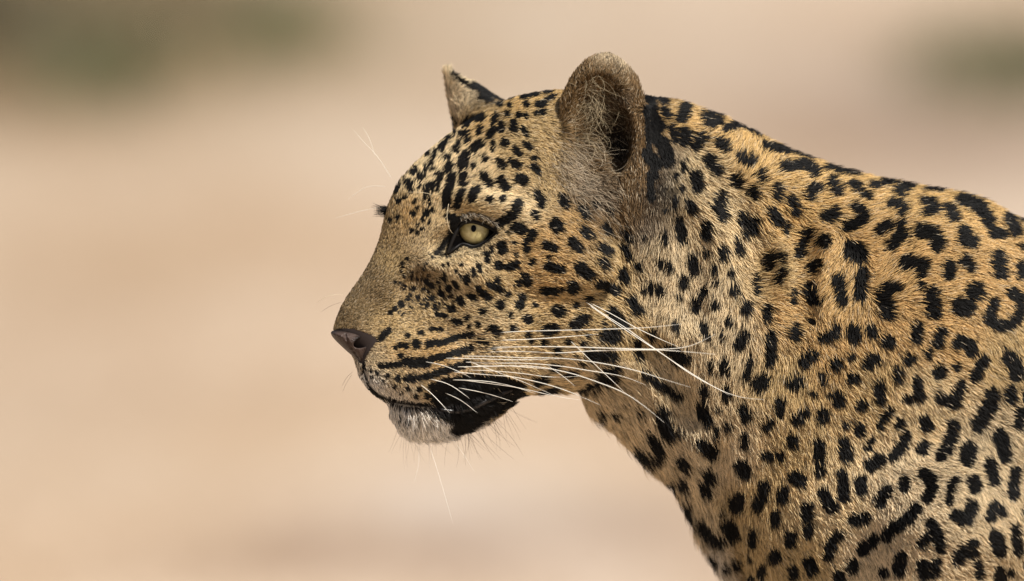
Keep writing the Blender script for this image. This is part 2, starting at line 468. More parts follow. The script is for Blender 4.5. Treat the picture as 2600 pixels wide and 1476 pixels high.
# ------------------------------------------------------------------ coat pattern
# every row: x y [x y ...] r  in the tile's own scale; a tile is (x0, y0, scale) of the photographed coat
TILES = [
((900,400,3.64), """875 65 850 120 32|1010 15 1000 65 42|1093 75 22|1000 160 1000 240 36|990 310 940 450 28|895 190 880 250 36|880 250 850 340 848 430 40
1180 170 1240 240 36|1105 320 1080 380 42|1135 290 28|1240 390 30|1365 380 20|1330 40 1370 80 30|1350 210 1395 280 36|1525 195 1560 212 48|1450 40 1510 75 30|1655 90 1690 130 32|1690 335 1730 410 36
665 290 650 310 26|720 250 715 300 24|780 200 770 230 22|555 120 540 140 26|610 150 600 200 22|490 230 515 300 26|440 140 15|380 290 370 310 28|400 400 24|540 520 26|580 470 14|665 505 660 530 28|720 485 20|630 580 20|580 630 14|620 665 14|575 700 16|520 670 14|690 600 12|400 560 16|320 580 16
440 980 14|375 1150 13|460 1190 17|450 1090 12|430 1360 28|370 1400 22|330 1430 20|545 1210 20|520 1100 14|640 1220 19|660 1140 690 1170 19|720 1195 19|580 1290 19|710 1300 27|660 1365 23|745 1380 25
770 1150 15|830 1090 835 1140 16|870 1210 29|925 1165 940 1190 21|800 1255 30|985 990 14|1090 1040 1095 1080 22|1150 1000 1155 1040 22|1215 890 1225 960 20|1265 830 1270 870 16|1030 1110 1035 1150 28|970 1095 13|1050 1270 1110 1300 23|965 1310 985 1340 30|1140 1210 1180 1260 1240 1300 25|890 1400 34|1240 1170 1330 1210 27
860 540 930 560 28|935 590 950 660 50|900 700 980 740 34|790 850 840 790 900 720 26|1000 755 1060 790 18|1090 805 1160 795 1240 720 1300 650 16|920 640 44|960 720 40|985 565 14|760 880 20"""),
((1050,100,2.912), """600 570 590 600 22|630 480 22|705 490 18|690 555 23|770 560 20|825 565 18|900 550 960 535 16|920 480 960 475 24|990 440 1035 425 16|830 480 23|800 420 900 390 26|960 385 1010 370 22|450 590 500 580 26|400 600 380 630 22|490 650 475 690 18|380 700 390 740 26|340 700 18|640 625 645 665 23|735 620 735 660 25|585 665 555 710 26|800 655 830 700 18|490 770 440 810 30|580 770 582 815 14|670 765 32|820 770 855 800 19|750 815 780 840 24|380 860 355 915 32|525 880 23|640 905 25|440 930 16|265 925 240 970 20|715 905 770 930 23|890 880 22
210 780 200 800 22|300 815 20|250 870 18|150 830 16|90 840 16|120 910 18|45 1000 22|130 960 14|190 1030 20|290 640 16|250 730 16|330 770 18|890 955 920 980 22
1728 330 1762 480 1780 700 32|1740 520 1820 640 40|1760 700 1850 780 1880 900 46|1730 850 1800 930 40|1730 520 1740 800 20|440 345 530 380 700 425 26|560 400 720 415 20|500 420 560 440 26|290 250 350 310 440 350 12|1770 900 1790 1010 26|1745 1000 1760 1180 22"""),
((800,600,2.426), """490 685 14|520 670 560 675 19|620 665 31|700 660 760 660 24|800 650 900 615 960 610 19|570 610 17|640 590 660 595 16|710 570 770 575 15|525 740 17|400 800 440 795 520 790 19|560 775 680 780 32|700 760 800 740 960 690 23|440 860 15|510 880 21|560 880 640 875 21|680 865 800 830 940 780 23|485 930 11|570 940 15|640 940 19|720 930 800 900 870 890 29|530 970 11|620 985 15|690 985 21|340 830 9|380 840 11|415 890 9|350 870 8|570 1140 14|520 1130 10
400 632 450 580 21|750 480 800 490 17|850 520 890 530 19|930 500 18|945 560 11|1000 545 18|1050 580 13|1085 565 1120 590 24|1030 465 25|1065 650 14|1100 690 13|740 440 16|1000 640 1060 660 14
300 770 300 840 330 910 7|335 930 370 975 430 1000 11|440 1010 560 1030 700 1045 12|690 680 760 660 14
830 920 900 900 1010 890 1140 900 1260 940 44|760 990 850 960 1000 940 1150 950 1250 970 52|800 1040 900 1020 1100 1020 1220 1000 60|880 1120 960 1120 1080 1070 1170 1020 52|870 1190 930 1180 1000 1140 34|780 1090 860 1130 38"""),
((1250,500,3.64), """90 15 23|230 60 215 110 36|200 165 60 240 34|440 20 455 70 30|650 20 670 60 40|390 155 405 185 26|820 105 860 165 36|1080 125 24|950 70 20|575 250 600 280 50|215 280 260 300 44|145 325 18|850 310 880 350 38|1035 270 1070 310 32|1230 340 1260 400 23|365 340 350 370 36|310 420 310 490 28|490 445 570 480 32|740 420 790 470 44|1010 460 1075 505 36|1225 470 1270 560 26|85 455 90 490 36|205 425 15|215 540 16|350 610 380 590 17|60 630 34|150 650 210 630 34|510 640 620 670 34|640 660 28|520 560 16|1020 600 1050 630 30|1345 630 1360 660 23|800 650 890 720 46|1195 690 1220 770 36|1400 380 15|1595 390 1595 410 22|1605 130 16|1690 30 1690 100 18|1715 220 1725 280 1760 390 25|1555 590 1555 640 20|1640 610 1630 670 22|295 740 320 790 36|240 800 24|45 770 28|20 830 70 860 26|740 830 750 850 46|480 870 590 870 27|640 860 18|990 810 1070 830 1140 870 40|1460 800 1465 880 18|1400 865 23|1540 840 1560 880 34|1770 740 1765 820 26|1725 920 16|140 895 20|270 930 245 1010 30|70 1000 35|390 995 18|590 1050 630 1060 44|770 1000 24|890 950 24|1290 950 1340 1050 40|165 1100 18|325 1130 38|1100 1060 1150 1120 1210 1190 40|760 1180 850 1140 48|500 1240 560 1220 42|190 1215 26|10 1215 50 1250 28|330 1280 19|1030 1160 18|1060 1290 1120 1280 60|1470 1250 1480 1310 32|1695 1160 1700 1210 18|700 1340 25|470 1350 25|360 1340 17|830 1360 19|880 1280 17|590 1420 35|1330 1340 1350 1440 30"""),
((1250,850,3.64), """590 160 34|920 190 1110 190 42|1340 170 1370 200 32|1640 130 1780 220 46|780 205 17|830 280 18|560 310 600 300 27|690 375 760 370 26|410 440 480 420 36|1000 380 1130 330 44|1040 440 1120 400 38|450 560 570 520 34|590 510 23|840 540 960 500 40|800 560 27|1010 740 20|1140 745 23|1365 750 26|940 820 1010 760 15|1410 380 1520 440 1640 530 1720 570 34|1580 740 1590 830 1620 920 60|1720 910 30|1480 960 1540 1080 38|1290 1100 1400 1160 1520 1130 48|1740 1160 1790 1230 32|1630 1400 38|1740 1360 1770 1430 34"""),
((1650,200,3.64), """320 270 290 350 48|530 330 560 400 50|620 380 38|270 160 17|30 130 150 200 32|130 280 170 340 28|200 440 230 560 24|310 500 320 570 46|380 500 19|420 610 480 550 44|640 600 700 630 44|540 260 650 300 22|700 460 820 400 900 430 1010 490 34|840 730 930 770 46|545 740 610 840 44|410 880 440 1000 44|320 760 310 840 16|240 890 22|300 1010 24|235 1120 230 1190 18|145 1220 14|365 1160 400 1220 38|790 920 820 970 40|1030 880 1035 920 34|960 1040 975 1090 38|1180 1010 1185 1080 36|1310 1110 1350 1230 36|660 1090 620 1180 670 1250 50|1130 1220 1180 1320 38|1070 620 1150 640 1250 650 36|1300 640 1400 670 1500 700 26|1240 810 1320 800 1430 780 1530 870 38|1640 800 1720 830 1800 830 32|1500 1010 1490 1080 43|1560 1010 28|1680 950 1720 1030 40|1620 1260 1700 1260 46|1710 1210 32|260 1300 280 1420 26|520 1370 515 1430 38|860 1290 900 1370 960 1320 42|890 1410 960 1400 38|1265 1370 1260 1410 28|1450 1430 43|1810 1380 30|140 1450 18"""),
((2100,350,3.64), """20 260 100 260 260 320 26|30 420 90 480 36|230 430 260 450 38|330 510 370 540 34|410 420 450 440 24|500 410 600 400 26|690 450 760 420 46|620 480 690 520 24|920 450 1030 460 26|1420 520 1550 550 16|260 640 330 720 44|320 760 38|190 820 260 800 44|570 610 620 600 36|640 620 700 640 40|670 680 28|870 580 970 590 32|900 680 1000 650 34|1130 680 1160 720 53|1100 650 36|1230 560 1330 600 1420 660 1480 750 50|1490 800 1540 880 1610 890 40|1460 770 28|1680 740 1740 860 48|480 850 560 810 42|680 800 680 900 580 1000 44|850 860 960 870 1030 970 58|1000 1000 48|1260 870 1270 940 1330 960 54|240 1020 300 1080 58|210 1050 36|700 1160 790 1160 48|890 1170 860 1240 50|760 1120 36|1120 1180 1120 1260 50|1280 1130 1320 1200 43|1230 1140 26|1580 1100 1600 1240 58|1790 1180 1800 1260 43|1800 740 23|1800 1010 20|860 1360 24"""),
((1700,550,3.64), """340 130 335 180 36|90 60 120 210 31|1075 80 1080 140 26|620 230 655 330 26|500 310 495 370 32|340 340 23|215 380 230 510 34|415 460 412 520 15|430 600 19|575 520 28|605 670 610 700 34|130 600 130 640 23|320 670 295 730 27|85 745 15|240 790 245 850 30|420 820 34|810 550 815 700 20|930 360 930 460 28|960 380 17|1035 360 1030 400 20|1040 510 1010 590 31|1290 140 1250 220 1210 350 30|1230 340 26|1415 230 53|1320 480 1370 430 37|1700 310 1750 350 70|1640 340 28|1700 80 1640 100 38|1560 570 1600 760 43|1790 520 1760 720 46|1145 690 1140 770 26|1300 680 1330 760 50|1380 770 27|710 830 715 870 36|905 850 905 950 28|550 970 29|500 1110 21|310 1000 350 1110 26|690 1080 640 1200 34|940 1100 930 1330 34|1165 1040 1165 1090 46|1420 1120 1470 1110 38|1530 1020 1535 1090 33|1700 1030 1710 1110 46|1320 975 19|1310 1280 1240 1340 46|1540 1360 48|1675 1300 24|50 990 17|380 1350 380 1410 18|510 1370 510 1410 32|740 1390 720 1440 18"""),
((2100,700,3.64), """130 80 150 240 40|310 60 300 190 43|560 130 520 200 560 340 62|640 120 36|960 170 980 330 63|1365 150 76|1210 290 1290 290 72|1540 250 1490 400 1600 470 1720 440 1780 340 1790 220 1700 160 44|50 520 38|240 510 250 560 50|400 500 420 530 44|835 480 820 570 46|1050 530 1020 620 50|1220 600 1320 640 1330 700 50|1190 650 33|560 610 60|220 750 27|930 690 935 750 26|80 820 50|390 800 430 770 54|350 830 28|760 770 50|650 880 650 960 36|235 950 48|1030 890 60|1190 840 30|1440 780 1370 940 48|1680 750 1740 840 1750 910 60|830 980 830 1040 850 1120 38|740 1140 860 1120 36|480 1020 480 1150 42|110 1110 105 1170 47|315 1190 48|1040 1130 1150 1170 44|1240 1010 1210 1080 1160 1190 44|1690 1060 1700 1130 52|1520 1100 1510 1200 1440 1300 1390 1380 60|1790 1260 1770 1370 44|900 1340 930 1400 48|1160 1390 53|580 1250 480 1380 28|670 1360 38|300 1410 46|170 1360 15|1600 1440 28|10 1100 15"""),
((1650,900,3.64), """250 40 310 40 46|560 70 560 150 20|690 80 690 160 32|930 60 890 210 20|893 200 29|1040 240 1010 280 57|1120 30 1110 70 36|1310 270 1360 250 46|1720 90 45|1600 190 1605 250 28|500 310 510 380 32|480 480 520 620 46|710 310 705 400 30|860 500 880 580 36|710 670 33|620 500 15|1200 430 1195 550 30|1500 360 25|1360 600 1410 560 48|1600 540 1600 590 46|1740 390 1750 440 46|1800 650 22|1110 630 1080 690 30|870 760 875 850 26|610 680 615 830 14|1310 780 1310 820 46|1560 830 1570 900 1565 960 42|1575 1050 43|1800 850 1810 920 46|470 820 580 920 46|1085 940 42|1200 945 39|850 1030 880 1100 52|820 1010 33|290 980 330 1050 29|1340 1130 1380 1160 54|520 1100 570 1150 36|490 1220 530 1290 35|1050 1200 1060 1250 1000 1400 40|1230 1260 1220 1330 42|1780 1120 1790 1200 1780 1310 40|1600 1280 1660 1390 42|820 1320 810 1420 44|290 1220 31|170 1230 195 1290 30|340 1420 33|1460 1410 41"""),
((2100,1076,3.64), """300 70 44|480 25 28|660 20 33|910 20 920 40 44|150 160 190 310 38|410 150 370 230 22|730 120 700 200 600 310 42|890 200 880 240 44|1160 50 1150 100 1110 210 1050 290 52|1400 30 52|1310 230 1290 330 60|410 380 470 340 56|1590 120 1620 180 1640 290 60|1500 370 1540 520 48|130 460 150 580 150 680 32|310 520 310 610 46|545 620 480 720 46|710 530 710 580 43|890 460 950 520 960 590 920 680 48|1175 510 1130 610 1120 720 30|1340 530 1360 590 54|1740 440 1710 560 1720 660 42|30 750 53|240 890 340 870 48|810 790 740 880 620 960 540 1030 48|1180 850 1290 880 1330 760 52|1240 900 40|1540 760 1510 860 42|1600 780 1610 820 34|100 1040 50 1090 20 1200 34|430 1070 330 1160 50|960 920 1020 1040 1040 1150 44|920 1040 870 1110 38|1340 1110 1340 1200 44|1250 1180 1200 1260 50|1290 1170 36|1550 1040 1590 1170 58|1740 970 1750 1080 1760 1180 38|240 1300 230 1340 48|680 1240 660 1350 52|520 1370 43|880 1310 900 1400 48|1000 1290 980 1380 44|1390 1300 1400 1400 34|1590 1380 1600 1440 52|1690 1380 28|110 1430 42|1815 800 18"""),
((1650,1176,4.854), """400 20 440 70 38|720 150 750 200 55|640 270 700 360 44|380 250 410 320 38|240 330 270 380 38|1130 30 1180 120 66|1080 420 1050 520 66|1410 260 1370 400 1320 550 50|2100 50 2090 110 55|1830 170 1850 220 66|1640 370 1640 440 52|2370 140 2390 280 2390 420 52|2140 380 2190 480 2240 560 60|1940 540 1930 650 60|1550 630 1540 740 48|430 540 460 740 44|620 770 740 900 860 970 58|960 780 1030 900 76|910 620 27|1265 850 1260 1000 33|1730 890 1720 980 62|1950 790 1950 880 53|1530 1120 1530 1180 62|2310 890 2210 1020 2190 1150 56|750 1190 760 1320 48|930 1290 33|1050 1220 1070 1280 44|1380 1280 1380 1400 33|1760 1310 1770 1400 50|1960 1220 1990 1320 70|2320 1400 66|1230 1180 16|600 1020 22|1240 1430 27"""),
]
# spot map: pixels inside (+) or outside (-) the nearest dark spot, at half the photograph's resolution
SW, SH, SP = 2400, 1400, 2.0
SX0, SY0 = 600.0, 0.0
SPOT = np.full((SW, SH), -60.0, np.float32)
def stamp(pts, r):
    pts = np.asarray(pts, float)
    lo = pts.min(0) - r - 40; hi = pts.max(0) + r + 40
    i0, i1 = [int(np.clip((v - SX0) / SP, 0, SW)) for v in (lo[0], hi[0])]
    j0, j1 = [int(np.clip((v - SY0) / SP, 0, SH)) for v in (lo[1], hi[1])]
    if i1 <= i0 or j1 <= j0: return
    X, Y = np.meshgrid(np.arange(i0, i1) * SP + SX0, np.arange(j0, j1) * SP + SY0, indexing='ij')
    if len(pts) == 1: pts = np.vstack([pts, pts + .5])
    d = np.full(X.shape, 1e9)
    for a, b in zip(pts[:-1], pts[1:]):
        e = b - a
        t = np.clip(((X - a[0]) * e[0] + (Y - a[1]) * e[1]) / (e @ e), 0, 1)
        d = np.minimum(d, np.hypot(X - a[0] - t * e[0], Y - a[1] - t * e[1]))
    SPOT[i0:i1, j0:j1] = np.maximum(SPOT[i0:i1, j0:j1], r - d)
for ti, ((tx, ty, ts), rows) in enumerate(TILES):
    for row in rows.replace('\n', '|').split('|'):
        v = [float(q) for q in row.split()]
        if len(v) < 3: continue
        p = np.array(v[:-1]).reshape(-1, 2) / ts + (tx, ty)
        stamp(p, v[-1] / ts * (.95 if ti == 2 else 1.05 if ti < 3 else 1.12 if ti in (5, 7, 9) else 1.07) + (-.2 if ti == 2 else .6 if ti < 3 else 1.6))
# fine pepper on the forehead and round the muzzle
for _ in range(75):
    x = rng.uniform(985, 1185); z = rng.uniform(300, 520)
    if x + z * .62 < 1270 or x + z > 1600: continue
    stamp([(x, z), (x - rng.uniform(-3, 6), z + rng.uniform(4, 12))], rng.uniform(2.2, 5.2))
for _ in range(70):
    x = rng.uniform(1010, 1180); z = rng.uniform(640, 800)
    if x - z * .3 > 960: continue
    stamp([(x, z)], rng.uniform(2, 4.0))
# flank and haunch beyond the picture: rosettes
pr_ = []
for _ in range(4000):
    x = rng.uniform(2630, 5350); z = rng.uniform(560, 2600)
    if z > 1500 + 0 and False: continue
    if all((x - a) ** 2 + (z - b) ** 2 > 95 ** 2 for a, b in pr_):
        pr_.append((x, z))
for _ in range(1500):
    x = rng.uniform(1900, 2640); z = rng.uniform(1500, 2600)
    if all((x - a) ** 2 + (z - b) ** 2 > 80 ** 2 for a, b in pr_):
        pr_.append((x, z))
for (x, z) in pr_:
    if x > 2630 and z < 1500:
        a0 = rng.uniform(0, 6.28); n = rng.integers(5, 8)
        arc = [(x + 30 * math.cos(a0 + t * .75), z + 27 * math.sin(a0 + t * .75)) for t in range(n)]
        stamp(arc, rng.uniform(10, 13))
    else:
        stamp([(x, z), (x + rng.uniform(-12, 12), z + rng.uniform(8, 26))], rng.uniform(11, 17))
SPOTG = Grid2(SX0, SY0, SP, SPOT)
# ------------------------------------------------------------------ coat: colour, hair direction, hair length
CK = dict(G=(.58,.38,.152), T=(.52,.375,.18), P=(.71,.55,.315), N=(.61,.48,.295), O=(.225,.155,.078), W=(.77,.74,.69), Y=(.24,.19,.135),
          B=(.17,.103,.045), D=(.055,.036,.021), K=(.007,.0065,.006), C=(.70,.56,.36), R=(.56,.365,.155), E=(.54,.43,.28))
COAT = """850 800 .2 -1 8 O|900 730 .45 -.9 9 O|880 825 .5 -.6 8 O|845 828 .2 -.5 8 T|960 760 .7 -.5 10 O|940 690 .42 -.9 11 O|940 640 .4 -.9 13 T|1000 660 .6 -.7 13 T|980 800 .8 -.3 10 T|980 540 .3 -.95 20 T
1040 560 .2 -1 18 R|1085 615 .4 -.9 14 P|1060 640 .4 -.9 14 P|1010 450 .4 -.9 26 P|1100 400 .6 -.8 26 P|1100 500 .5 -.85 22 P|1200 320 .85 -.5 26 G|1300 260 .95 -.25 26 G|1400 240 1 -.1 26 G|1200 420 .6 -.75 24 P|1300 400 .9 -.1 24 T|1230 500 .95 -.2 26 P|1320 520 1 .1 26 P|1180 530 .8 -.5 20 T
1060 670 .3 .9 12 B|1075 690 .4 .9 12 B|1120 670 .7 .7 16 P|1200 650 .9 .45 20 P|1100 760 .8 .6 16 T|1000 850 .9 .2 10 T|1250 720 .9 .4 22 T|1350 620 1 .25 26 R|1450 560 .9 .4 28 R|1400 720 1 .15 28 R|1550 650 .75 .65 32 T|1500 780 .95 .35 32 T|1350 850 1 .05 28 T|1260 830 1 .1 24 P|1010 890 .95 -.1 12 R|1000 960 .85 .45 14 T|1100 900 1 -.05 16 R|1080 1000 .8 .5 14 T
930 960 .2 .95 12 W|955 990 .3 .9 12 W|945 930 .8 .5 12 P|1030 1060 .1 1 50 W|1090 1070 .3 .95 54 W|1000 1030 0 1 28 W|1120 1085 .3 .95 50 W|1150 1080 .5 .85 32 W|1250 1000 .7 .7 30 T|1310 980 .8 .6 34 P|1400 960 .9 .45 40 P|1550 950 .7 .7 45 N|1600 850 .6 .8 40 T
1390 385 .85 .5 30 T|1330 330 .85 .4 26 T|1385 460 .8 .5 30 T|1445 400 .85 .5 50 Y|1460 460 .8 .6 50 Y|1510 500 .85 .5 50 Y|1400 310 .7 .3 30 T|1480 540 .8 .6 45 B|1570 540 .7 .7 40 B|1440 330 .7 .2 40 B|1450 260 .3 -.9 16 B|1500 165 .1 -1 14 B|1440 225 -.2 -1 14 B|1468 178 0 -1 14 B|1590 165 .4 -.9 14 E|1530 144 .2 -1 14 E|1545 185 .2 -1 14 B|1425 290 -.2 -1 14 B|1500 205 0 -1 14 B|1450 300 .3 -.6 14 B|1590 205 .3 -.9 14 B|1610 260 -.3 -.9 14 B|1630 440 0 1 14 B|1520 280 .3 .3 16 D|1590 250 .3 .9 14 D|1480 420 .8 .4 50 B|1610 220 .3 -.9 14 B|1635 360 0 1 14 B|1620 300 -.3 .9 14 B|1625 430 0 1 16 B|1560 330 .3 .6 12 K|1582 375 .3 .6 12 K|1575 300 .3 .6 12 D|1500 240 .3 .2 18 B|1690 400 .3 .95 24 Y|1650 520 0 1 30 D|1676 470 0 1 24 K|1676 400 0 1 22 K|1640 400 0 1 16 B|1620 530 0 1 30 B|1640 570 0 1 35 Y|1670 620 .05 1 38 N
1700 750 0 1 40 N|1720 300 .8 -.3 36 G|1800 330 .6 -.6 42 G|1900 400 .35 -.9 44 G|2050 450 .7 -.6 44 G|1750 420 .7 .6 40 P|1800 520 .5 .3 42 P|1850 600 .4 .7 42 P|1780 700 -.1 1 42 N|1850 850 -.05 1 42 N|1980 540 .6 .5 44 G|1960 680 .9 -.2 40 T|2050 650 .8 -.3 42 R|2000 780 .6 .3 40 R
2200 430 .85 -.45 40 G|2300 480 .9 -.4 40 G|2450 500 .9 -.3 38 G|2200 580 .95 -.2 40 R|2400 650 .98 .1 36 R|2550 700 .9 .4 34 R|2120 710 -.5 .85 36 R|2250 720 .7 -.7 38 R|2180 800 .1 1 36 R|2130 650 -.3 .7 38 R|2250 820 .8 .5 34 R|2400 850 .85 .5 32 R|2550 900 .6 .8 32 T
2000 950 .1 1 36 T|2100 900 .3 .95 36 R|2200 950 .7 .7 34 T|2350 1000 .75 .65 32 P|2500 1100 .7 .7 32 N|1750 950 .1 1 45 N|1650 950 .45 .9 55 N|1500 1020 .5 .85 65 C|1600 1120 .35 .95 78 C|1700 1120 .4 .9 60 C|1720 1300 .3 .95 75 C|1780 1440 .25 .97 75 W|1850 1150 .05 1 42 C|1900 1250 0 1 38 T|1900 1400 .1 1 38 T|2000 1150 .3 .95 34 T|2100 1250 .6 .8 32 P|2300 1250 .75 .65 30 C|2500 1300 .7 .7 30 N|2200 1420 .7 .7 30 C|2030 1420 .35 .93 32 T
1100 215 -.2 -.9 24 C|1120 260 -.6 .5 34 C|1160 230 .5 -.4 18 C|1150 280 -.3 -.5 26 C|1230 240 .8 -.3 16 D|2900 800 1 .1 34 G|3400 900 1 .1 34 G|3200 1500 1 .3 36 C|2400 2000 0 1 24 T|4500 1200 .8 .5 34 G|4500 2000 0 1 24 T|2300 2650 -.6 .5 18 T|5200 1700 .1 1 40 P"""  # dark rows around the near ear include painted shade of fold and hollow
rows = []
for r in COAT.replace('\n', '|').split('|'):
    q = r.split()
    d = np.array([float(q[2]), float(q[3])]); d /= np.linalg.norm(d)
    rows.append([float(q[0]), float(q[1]), d[0], d[1], float(q[4]), *CK[q[5]]])
cgx = np.arange(700, 5440, 12.0); cgz = np.arange(60, 2860, 12.0)
CX, CZ = np.meshgrid(cgx, cgz, indexing='ij')
COATG = Grid2(700, 60, 12.0, blur2(idw(rows, CX, CZ, 4.0, 22.0), 1))

NOHAIR = [chaikin(LID_UP[:-1] + LID_LO[:-1], 1)]
NOSE_POLY = [(838,842),(856,837),(874,836),(898,837),(917,842),(938,851),(953,858),(956,866),(948,876),(938,889),(928,905),(924,920),(916,922),(908,915),(898,906),(886,897),(874,886),(862,875),(850,863),(842,853)]

def coat_at(px, py, near=True):
    """direction (right, down), length, colour, spot depth at picture points"""
    c = COATG(px, py)
    return c[:, :2], c[:, 2], c[:, 3:6], SPOTG(px, py)

def proj(Wp):
    R = Wp - (CEN - D * AD)
    dd = R @ AD
    return 1300 + (R @ AX) / dd * D / S, 738 - (R @ AU) / dd * D / S, (dd - D) / S

# underfur colours on the body mesh, darkened as painted shade between the hairs
vx, vz, vy = V[:, 0], V[:, 2], V[:, 1]
_, _, vcol, vsp = coat_at(vx, vz)
m = np.clip(vsp / 4 + .5, 0, 1)[:, None]
under = vcol * .4 * (1 - m) + np.array(CK['K']) * m
far_ear = (vx < 1300) & (vz < 300) & (vy > 0)
def in_near_ear(x, y, z):
    return (x > 1412) & (x < 1640) & (z > 135) & (z < 500) & (y < ney + 60)
lidm = poly_sdf(IRIS_OPEN, vx, vz)
skin = ((lidm > -5) & (vy < -60) & (abs(vx - 1200) < 90))
under[skin] = (.012, .010, .009)
under[(poly_sdf(NOSE_POLY, vx, vz) > -4) & (vy < -100)] = (.03, .022, .02)
def mesh_attr(o, name, colr):
    a = o.data.color_attributes.new(name, 'FLOAT_COLOR', 'POINT')
    a.data.foreach_set('color', np.hstack([colr, np.ones((len(colr), 1))]).astype(np.float32).ravel())

mat_hide, nt, b = new_mat('hide')
at = nt.nodes.new('ShaderNodeAttribute'); at.attribute_name = 'coat'
nt.links.new(at.outputs['Color'], b.inputs['Base Color'])
b.inputs['Roughness'].default_value = .75
b.inputs['Specular IOR Level'].default_value = .2
leopard = mesh_obj('leopard', W, Q, mat_hide)
mesh_attr(leopard, 'coat', under)
tag(leopard, 'spotted leopard standing in profile on pale sand, head lowered and ears up', 'leopard')

# ------------------------------------------------------------------ fur strands
tri = np.vstack([Q[:, [0, 1, 2]], Q[:, [0, 2, 3]]])
A0, A1, A2 = W[tri[:, 0]], W[tri[:, 1]], W[tri[:, 2]]
area = np.linalg.norm(np.cross(A1 - A0, A2 - A0), axis=1) * .5
cen = V[tri].mean(1)
nrm = VN[tri].mean(1)
facing = -(nrm @ AD)
_, clen, _, _ = coat_at(cen[:, 0], cen[:, 2])
inframe = (cen[:, 0] < 2680) & (cen[:, 2] < 1540)
dens = 1.0 / np.maximum(clen, 9) ** 1.15
dens *= np.where(inframe, np.where(facing > -.45, 1.0, .12), .055)
dens[(cen[:, 0] > 1700) & inframe] *= 1.15
prob = area * dens
N_FUR = 640000
cdf = np.cumsum(prob); cdf /= cdf[-1]
pick = np.searchsorted(cdf, rng.random(N_FUR))
r1 = np.sqrt(rng.random(N_FUR)); r2 = rng.random(N_FUR)
w0, w1, w2 = 1 - r1, r1 * (1 - r2), r1 * r2
T = tri[pick]
RV = V[T[:, 0]] * w0[:, None] + V[T[:, 1]] * w1[:, None] + V[T[:, 2]] * w2[:, None]      # pixel space
RW = W[T[:, 0]] * w0[:, None] + W[T[:, 1]] * w1[:, None] + W[T[:, 2]] * w2[:, None]
RN = VN[T[:, 0]] * w0[:, None] + VN[T[:, 1]] * w1[:, None] + VN[T[:, 2]] * w2[:, None]
RN /= np.linalg.norm(RN, axis=1, keepdims=True)
px, py, pz = RV[:, 0], RV[:, 2], RV[:, 1]
drop = np.zeros(N_FUR, bool)
nearm = pz < 20
d_lid = poly_sdf(IRIS_OPEN, px, py)
drop |= (d_lid > -3.5) & nearm
tear = (poly_sdf([(1112,640),(1128,612),(1146,590),(1160,566),(1172,560),(1190,620),(1168,612),(1150,632),(1128,646)], px, py) > 0) & nearm
drop |= tear & (rng.random(N_FUR) < .75)
drop |= (poly_sdf(NOSE_POLY, px, py) > 1.5) & (pz < 0)
mouth_d = np.full(N_FUR, 1e9)
for a_, b_ in zip(MOUTH[:-3], MOUTH[1:-2]):
    a_ = np.array(a_); b_ = np.array(b_); e = b_ - a_
    t = np.clip(((px - a_[0]) * e[0] + (py - a_[1]) * e[1]) / (e @ e), 0, 1)
    mouth_d = np.minimum(mouth_d, np.hypot(px - a_[0] - t * e[0], py - a_[1] - t * e[1]))
drop |= (mouth_d < 4) & (pz < 0)

ear = in_near_ear(px, pz, py)
eyering = np.exp(-np.clip(-d_lid - 2, 0, None) ** 2 / (2 * 13.0 ** 2)) * nearm
jx = px + rng.normal(0, 1.6, N_FUR); jz = py + rng.normal(0, 1.6, N_FUR)
d2d, ln, colr, sp = coat_at(jx, jz)
# clumping: cells of about 14 px share a twist and draw their tips together
def cellrand(x, y, z, s, k):
    i = np.floor(x / s).astype(np.int64) * 73856093 ^ np.floor(y / s).astype(np.int64) * 19349663 ^ np.floor(z / s).astype(np.int64) * 83492791
    h = (i * (2654435761 + 2 * k) + k * 974711) & 0xffffffff
    h ^= h >> 15; h = (h * 2246822519) & 0xffffffff; h ^= h >> 13
    return h / 0xffffffff
ang = np.arctan2(d2d[:, 1], d2d[:, 0])
ang += (noise2(px, py, 26, 3) - .5) * .5 + (noise2(px, py, 80, 4) - .5) * .5
cs = np.where(ln > 35, 17.0, 12.0)
cr1 = cellrand(px + 6 * (noise2(px, py, 9, 8) - .5), pz, py, cs, 1); cr2 = cellrand(px, pz, py, cs, 2)
ang += (cr1 - .5) * .22 + rng.normal(0, .13, N_FUR)
# the tuft before the ear and the throat are ruffled
ruff = np.exp(-(((px - 1430) / 110) ** 2 + ((py - 450) / 85) ** 2))
ang += rng.normal(0, 1, N_FUR) * .45 * ruff
dv = np.stack([np.cos(ang), np.sin(ang), np.zeros(N_FUR)], 1)          # right, down, away
dw = vec_world(dv)
dw -= RN * np.einsum('ij,ij->i', dw, RN)[:, None]
nl = np.linalg.norm(dw, axis=1)
weak = nl < .15
dw[weak] = np.cross(RN[weak], AX); nl = np.linalg.norm(dw, axis=1)
dw /= nl[:, None]
ear_in = ear & (((px - 1515) / 90) ** 2 + ((py - 335) / 155) ** 2 < 1) & (RN @ AD > -1.1)
ln = ln * (1 - .55 * eyering) * np.where((px < 1480) & (ln > 13) & (ln < 40) & (pz < 60), .74, .86)
ln = np.where(ear & (ln < 24), ln * rng.uniform(.65, 1.3, N_FUR), ln) * (.86 + .28 * noise2(px, py, 55, 31))
L = ln * S * rng.uniform(.65, 1.2, N_FUR) * np.where(RV[:, 0] > 2700, 1.2, 1)
lift = np.where(ln < 13, .30, .31) + rng.normal(0, .06, N_FUR) + (cr2 - .5) * .10
lift = np.where(ln > 50, lift + .12, lift)
lift = np.where(ear, lift + rng.uniform(0, .3, N_FUR), lift)
chin = (px > 985) & (px < 1180) & (py > 1035)
lift = np.where(chin, lift + .45, lift)
facew = np.clip(1 - np.abs(RN @ AD) / .42, 0, 1)
